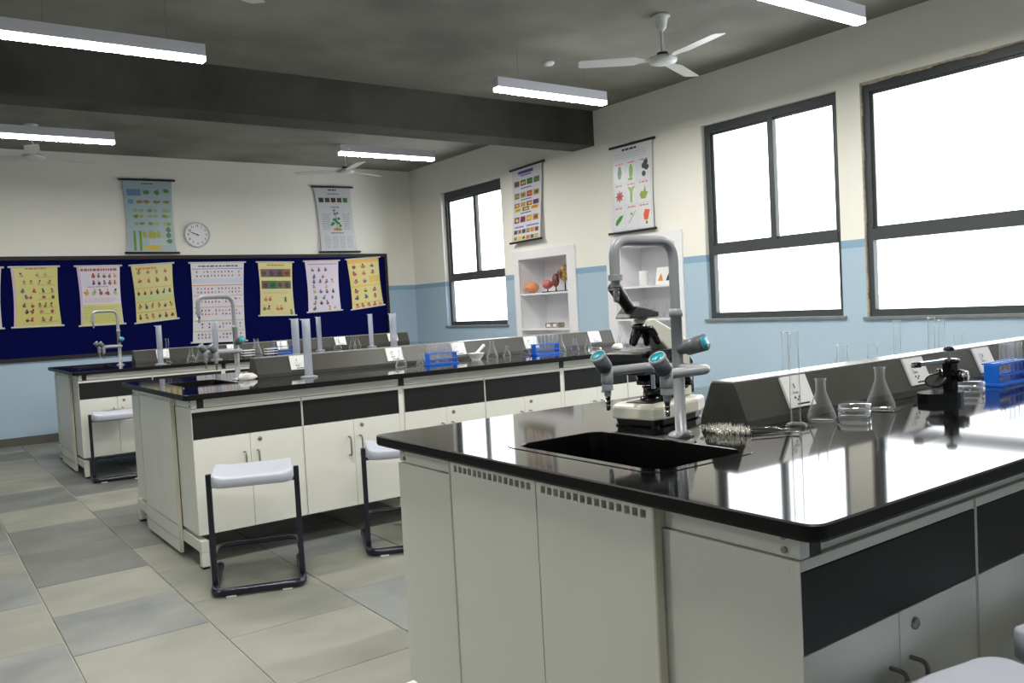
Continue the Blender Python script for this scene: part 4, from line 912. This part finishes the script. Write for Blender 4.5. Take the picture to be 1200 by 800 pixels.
def d_leaf(b, F, rr):
    words(b, F, .26, .62, .04, .065, (40, 60, 90), rr); para(b, F, .06, .9, .085, .16, 3, (190, 192, 200), rr)
    for u in (.03, .345, .655, .965): rectp(b, F, u, u+.006, .17, .97, (190, 206, 226))
    for v in (.17, .43, .69, .97): rectp(b, F, .03, .97, v, v+.006, (190, 206, 226))
    for v in (.20, .45, .71):
        for u in (.08, .40, .70): words(b, F, u, u+.2, v, v+.018, (220, 130, 140), rr)
    g = (84, 150, 50)
    blob(b, F, .19, .31, .055, .08, (60, 130, 70), 8, .2, rr); blob(b, F, .49, .31, .05, .085, (120, 180, 50), 9, .1, rr); blob(b, F, .48, .40, .07, .016, (100, 150, 40), 7, .1, rr)
    for u, v in ((.85, .24), (.80, .28), (.87, .30), (.81, .37)): blob(b, F, u, v, .055, .032, (40, 60, 66), 7, .2, rr)
    pts = []
    for k in range(16): a = 2*PI*k/16; r_ = (0.12, 0.075) if k % 2 == 0 else (0.065, 0.04); pts.append(F(.19+r_[0]*math.cos(a), .58+r_[1]*math.sin(a), .001))
    b.add(pts, [list(range(16))], col=rgb(190, 50, 50)); blob(b, F, .19, .58, .03, .02, (110, 40, 30), 6, .1, rr, .0026)
    b.add([F(.47, .67, .001), F(.52, .67, .001), F(.53, .55, .001), F(.60, .48, .001), F(.50, .50, .001), F(.40, .48, .001), F(.47, .56, .001)], [list(range(7))], col=rgb(120, 180, 70))
    b.add([F(.70, .60, .001), F(.74, .65, .001), F(.84, .65, .001), F(.90, .58, .001), F(.85, .57, .001), F(.83, .50, .001), F(.79, .57, .001), F(.74, .56, .001)], [list(range(8))], col=rgb(140, 160, 40))
    b.add([F(.10, .90, .001), F(.14, .92, .001), F(.24, .86, .001), F(.30, .80, .001), F(.20, .81, .001), F(.11, .86, .001)], [list(range(6))], col=rgb(60, 140, 60))
    b.add([F(.42, .90, .001), F(.44, .90, .001), F(.62, .76, .001), F(.59, .77, .001)], [(0, 1, 2, 3)], col=rgb(130, 150, 90)); blob(b, F, .50, .80, .03, .02, (130, 160, 90), 6, .2, rr)
    b.add([F(.78, .82, .001), F(.82, .77, .001), F(.93, .78, .001), F(.88, .89, .001), F(.79, .89, .001)], [list(range(5))], col=rgb(226, 90, 40)); blob(b, F, .85, .92, .03, .02, (90, 150, 60), 6, .2, rr)
BD = 0.027
CH = [('leftmost', (-0.72, 1.97), (-0.20, 1.97), (-0.72, 1.31), (-0.235, 1.305), (206, 204, 190), d_sports, 'pale chart cut off by the left edge of the photo, on the board'),
      ('p1', (-0.115, 1.972), (0.345, 1.974), (-0.125, 1.308), (0.345, 1.307), (206, 200, 120), d_people, 'yellow chart with small people figures, leftmost whole chart on the board'),
      ('p2', (0.535, 1.971), (0.995, 1.973), (0.54, 1.288), (0.995, 1.29), (218, 208, 216), d_split, 'pink and yellow two-part chart behind the far tap'),
      ('p3', (1.115, 1.972), (1.585, 1.996), (1.135, 1.285), (1.60, 1.32), (212, 204, 140), d_bands, 'tilted yellow chart with orange bands, third whole chart on the board'),
      ('p4', (1.80, 1.993), (2.46, 1.995), (1.765, 1.01), (2.42, 0.995), (222, 216, 226), d_big, 'largest white chart on the board, covered in tiny pictures'),
      ('p5', (2.64, 1.993), (3.10, 1.986), (2.63, 1.301), (3.095, 1.287), (218, 210, 150), d_photo, 'cream chart with two rows of brown photographs'),
      ('p6', (3.275, 1.996), (3.755, 2.001), (3.285, 1.313), (3.755, 1.324), (220, 210, 226), d_sports, 'pale lilac chart with small figures on the board'),
      ('p7', (3.88, 2.012), (4.365, 2.042), (3.925, 1.319), (4.405, 1.367), (222, 208, 130), d_exercise, 'tilted yellow and orange chart at the right end of the board')]
for k, (_, tl, tr, bl, br, bg, dr, lab) in enumerate(CH):
    chart('back', tl, tr, bl, br, bg, 'rail_white', lab, dr, 10+k, off=BD, rollw=0.02, over=0.025)
chart('back', (1.085, 2.985), (1.645, 2.992), (1.10, 2.12), (1.64, 2.116), (166, 186, 192), 'rail_black', 'glossy blue-green chart with green specimens above the board, left of the clock', d_green, 31, off=0.02, rollw=0.026, over=0.04, curl=0.02)
chart('back', (3.47, 2.99), (4.0, 3.0), (3.52, 2.115), (4.05, 2.118), (206, 208, 212), 'rail_black', 'white chart with a potted plant drawing above the board, right of the clock', d_plant, 32, off=0.02, rollw=0.026, over=0.04, curl=0.02)
chart('right', (7.425, 2.872), (6.83, 2.89), (7.43, 2.005), (6.88, 2.015), (216, 218, 226), 'rail_black', 'narrow chart of small fruit and plant photos beside the far window', d_fruit, 33, off=0.02, rollw=0.026, over=0.035, curl=0.05)
chart('right', (5.665, 2.82), (5.09, 2.82), (5.71, 1.947), (5.10, 1.943), (224, 226, 230), 'rail_black', 'white chart with nine leaf and flower drawings above the right shelf', d_leaf, 34, off=0.02, rollw=0.026, over=0.035, curl=0.02)

# wall clock
ck = thing('wall_clock', 'round white wall clock above the notice board', 'clock', (1.91, YB, 2.34))
MB().lathe([(0.155, 0.0), (0.158, 0.010), (0.156, 0.032), (0.148, 0.036), (0.138, 0.030), (0.135, 0.018)], n=40, axis=(0, -1, 0), origin=(0, -0.001, 0), cap0=True).build('rim', 'clock_rim', ck)
fc = MB().lathe([(0.1355, 0.017), (0.0, 0.0172)], n=40, axis=(0, -1, 0), origin=(0, -0.001, 0)).build('dial', 'clock_face', ck)
for h in range(1, 13):
    cu = bpy.data.curves.new('numeral', 'FONT'); cu.body = str(h); cu.size = 0.036; cu.align_x = 'CENTER'; cu.align_y = 'CENTER'; cu.offset = 0.0008
    to = bpy.data.objects.new('tmp', cu); C.objects.link(to); me = bpy.data.meshes.new_from_object(to.evaluated_get(bpy.context.evaluated_depsgraph_get())); bpy.data.objects.remove(to)
    me.materials.clear(); me.materials.append(MATS['ink_black']); o = bpy.data.objects.new('numeral', me); C.objects.link(o); o.parent = fc
    a = 2*PI*h/12; o.location = (0.108*math.sin(a), -0.0186, 0.108*math.cos(a)); o.rotation_euler = (PI/2, 0, 0)
def hand(ang, L, w, y, nm):
    s, c = math.sin(ang), math.cos(ang); P = lambda l, t: (l*s+t*c, l*c-t*s)
    MB().prism([P(-0.02, -w), P(-0.02, w), P(L, w*0.5), P(L, -w*0.5)], 1, y, y-0.0015).build(nm, 'ink_black', ck)
hand(2*PI*(9+48/60)/12, 0.068, 0.006, -0.0205, 'hour_hand'); hand(2*PI*48.5/60, 0.105, 0.004, -0.0225, 'minute_hand')
MB().cyl((0, -0.0195, 0), (0, -0.027, 0), 0.008, 12).build('hub', 'ink_black', ck)

# things on the built-in shelves
SX = XW+0.13
def model_stand(t, z, h, w=0.05): 
    MB().bbox(-w, w, -w, w, 0, 0.014, 0.003).build('base', 'model_base_blue' if h > .1 else 'black_plastic', t); MB().cyl((0, 0, 0.0142), (0, 0, h), 0.009, 8, 0.006).build('rod', 'black_plastic', t)
def lump(R, sx, sy, sz, seed, am=0.12):
    rr = random.Random(seed); b = MB(); L = []; n = 18
    ph = [rr.uniform(0, 6.28) for _ in range(4)]
    for k in range(11):
        th = PI*k/10; r = max(math.sin(th), 0.02)
        L.append([Vector((R*sx*r*math.cos(a)*(1+am*math.sin(3*a+ph[0]+k)), R*sy*r*math.sin(a)*(1+am*math.sin(2*a+ph[1]+k*.7)), -R*sz*math.cos(th))) for a in [2*PI*i/n for i in range(n)]])
    return b.loft(L, True, True, True)
t = thing('brain_model', 'orange brain model on the upper shelf of the left niche', 'anatomy model', (XW+0.085, 7.275, 1.392)); lump(0.085, 1.0, 1.05, 0.72, 1, 0.04).build('brain', 'model_orange', t, loc=(0, 0, 0.075)); MB().lathe([(0.035, 0), (0.035, 0.008), (0.012, 0.016), (0.012, 0.02)], n=14, cap0=True).build('base', 'model_orange', t)
t = thing('heart_model', 'red and pink organ model on a stand, upper shelf of the left niche', 'anatomy model', (SX+0.02, 7.06, 1.392)); model_stand(t, 0, 0.05); lump(0.066, 0.9, 1.05, 0.85, 2, 0.16).build('organ', 'model_red', t, loc=(0, 0, 0.098))
t = thing('kidney_model', 'dark brown organ model between red and yellow models', 'anatomy model', (SX+0.02, 6.90, 1.392)); model_stand(t, 0, 0.065); lump(0.080, 0.5, 0.62, 1.0, 3, 0.06).build('organ', 'model_brown', t, loc=(0, 0, 0.138))
t = thing('eye_model', 'tall yellow and brown round model on a stand, right end of the shelf', 'anatomy model', (SX+0.02, 6.73, 1.392)); model_stand(t, 0, 0.135, 0.055); lump(0.085, 0.9, 0.9, 1.12, 4, 0.04).build('organ', 'model_yellow', t, loc=(0, 0, 0.215))
MB().lathe([(0.04, 0), (0.034, 0.012), (0.0, 0.016)], n=16, axis=(-1, 0, 0), origin=(-0.072, 0, 0.215), cap0=True).build('iris', 'model_brown', t)
t = thing('specimen_box', 'low brown box on the middle shelf of the left niche', 'box', (SX+0.02, 6.96, 0.975)); MB().bbox(-0.05, 0.05, -0.12, 0.12, 0, 0.06, 0.004).build('box_body', 'box_brown', t); MB().box(-0.0512, -0.0502, -0.09, -0.03, 0.015, 0.045).build('label', 'paper_white', t); MB().box(-0.0512, -0.0502, 0.02, 0.09, 0.015, 0.045).build('label', 'paper_white', t)
t = thing('white_jar', 'white plastic jar on the upper shelf of the right niche', 'jar', (SX, 5.44, 1.39)); MB().lathe([(0.045, 0), (0.048, 0.004), (0.048, 0.125), (0.044, 0.13)], n=20, cap0=True, cap1=True).build('jar_body', 'paper_white', t); MB().lathe([(0.050, 0.1305), (0.050, 0.155), (0, 0.156)], n=20, cap0=True).build('lid', 'plastic_white', t)
t = thing('picture_card', 'white folded card with two small pictures on the right niche shelf', 'card', (SX+0.02, 5.15, 1.39)); MB().prism([(-0.03, 0), (-0.027, 0), (0.003, 0.17), (0.033, 0), (0.036, 0), (0.004, 0.176), (0.002, 0.176)], 1, -0.12, 0.12).build('card', 'paper_white', t)
b = MB(); 
for yy, c in ((0.055, (214, 140, 60)), (-0.055, (50, 56, 70))): 
    b.add([(-0.0318+0.032*(z/0.176), yy+q, z) for q, z in ((-.035, .04), (.035, .04), (.02, .08), (0.0, .12), (-.02, .08))], [(0, 1, 2, 3, 4)], col=rgb(*c))
b.build('pictures', 'printed_colour', t, fix=False)
for k, (y, h, lab) in enumerate(((5.40, 0.13, 'flask on the lower shelf of the right niche, leftmost'), (5.28, 0.15, 'flask on the lower shelf of the right niche, in the middle'), (5.12, 0.14, 'flask on the lower shelf of the right niche, rightmost'))):
    put(f_big, (SX, y, 1.06), lab, 'flasks in the right niche', cat='flask', sc=h/0.125)
t = thing('white_carton', 'small upright white carton on the lower shelf of the right niche', 'carton', (SX-0.02, 5.585, 1.06)); MB().bbox(-0.04, 0.04, -0.05, 0.05, 0, 0.16, 0.002).build('carton_body', 'paper_white', t); MB().bbox(-0.041, 0.041, -0.051, 0.051, 0.1605, 0.172, 0.002).build('flap', 'paper_white', t)

# ================================================================ CEILING THINGS
def lightfix():
    t = thing('pendant_light', '', 'ceiling light'); L = 0.56
    b = MB(); b.box(-L, L, -0.034, -0.030, 0.0195, 0.094).box(-L, L, 0.030, 0.034, 0.0195, 0.094).box(-L, L, -0.030, 0.030, 0.090, 0.094); b.build('housing', 'fixture_white', t)
    for s in (-1, 1): MB().box(s*L-(0.004 if s > 0 else 0), s*L+(0 if s > 0 else 0.004), -0.030, 0.030, 0.0195, 0.0898).build('end_cap', 'fixture_white', t)
    MB().box(-L+0.0005, L-0.0005, -0.0345, 0.0345, -0.010, 0.019).build('diffuser_rim', 'tube_side_glow', t)
    MB().add([(-L+0.003, -0.033, -0.0105), (L-0.003, -0.033, -0.0105), (L-0.003, 0.033, -0.0105), (-L+0.003, 0.033, -0.0105)], [(3, 2, 1, 0)]).build('diffuser', 'tube_glow', t, fix=False)
    for s in (-1, 1): MB().cyl((s*0.34, 0, 0.0942), (s*0.34, 0, H-2.92-0.0005), 0.0016, 6).build('wire', 'brushed_steel', t)
    return t
lf = lightfix(); first = True
LIGHTS = [((3.25, 4.54), 'tube light hanging in front of the beam, near the fan in view'), ((3.215, 7.32), 'tube light hanging behind the beam above the right end of the board'), ((-0.005, 4.72), 'large tube light at the upper left of the photo'), ((-0.01, 7.52), 'tube light behind the beam at the left edge of the photo'), ((3.33, 2.24), 'tube light cut off by the top edge, upper right')]
LIGHTS += [((0.0, 2.24), 'tube light out of frame above the nearest bench'), ((3.33, -0.1), 'tube light out of frame beside the viewer'), ((0.0, -0.1), 'tube light out of frame above the viewer'), ((-3.3, 2.24), 'added tube light out of frame to the left, brightening the bench ends')]  # unseen rows continued for lighting; left tube added to brighten bench end panels
for (x, y), lab in LIGHTS: put(lf, (x, y, 2.92), lab, 'pendant tube lights', cat='ceiling light')

def fan():
    t = thing('ceiling_fan', '', 'fan'); zh = -0.315
    MB().lathe([(0.0, 0.0), (0.062, 0.0), (0.066, -0.012), (0.050, -0.028), (0.036, -0.09), (0.018, -0.112), (0.0, -0.112)], n=20).build('canopy', 'fan_white', t)
    MB().cyl((0, 0, -0.112), (0, 0, zh+0.052), 0.011, 12).build('rod', 'fan_white', t)
    MB().lathe([(0.0, 0.052), (0.040, 0.050), (0.042, 0.030), (0, 0.03)], n=18).build('coupling', 'black_plastic', t, loc=(0, 0, zh))
    MB().lathe([(0.0, 0.0295), (0.060, 0.028), (0.098, 0.014), (0.104, 0.0), (0.098, -0.016), (0.06, -0.030), (0.0, -0.033)], n=26).build('motor', 'fan_white', t, loc=(0, 0, zh))
    for k in range(3):
        a = math.radians(142+120*k); b = MB()
        rows = [(0.095, 0.030), (0.16, 0.040), (0.20, 0.066), (0.40, 0.064), (0.58, 0.060), (0.60, 0.045)]
        top = []
        for r, w in rows:
            top.append([Vector((r, -w, zh+0.006-w*0.16)), Vector((r, w, zh+0.006+w*0.16)), Vector((r, w, zh+0.003+w*0.16)), Vector((r, -w, zh+0.003-w*0.16))])
        q = Matrix.Rotation(a, 3, 'Z'); b.loft([[q @ p for p in l] for l in top]); b.build('blade', 'fan_white', t)
    return t
fn = fan()
put(fn, (3.405, 3.475, H), 'white three-blade ceiling fan, the only one seen whole', 'ceiling fans', cat='fan')
put(fn, (3.26, 8.48, H), 'distant white ceiling fan behind the tube light, right of centre', 'ceiling fans', cat='fan')
put(fn, (0.03, 8.62, H), 'distant white ceiling fan under the left tube light', 'ceiling fans', cat='fan')
put(fn, (0.0, 3.475, H), 'ceiling fan out of frame above the aisle', 'ceiling fans', cat='fan')
sd = thing('smoke_detector', 'small white round detector on the ceiling beside the tube light', 'detector', (3.393, 4.745, H)); MB().lathe([(0.048, 0), (0.048, -0.010), (0.036, -0.024), (0, -0.026)], n=20, cap0=True).build('cover', 'plastic_white', sd); MB().lathe([(0.05, -0.001), (0.05, -0.004), (0.0485, -0.004)], n=20).build('ring', 'fan_white', sd)
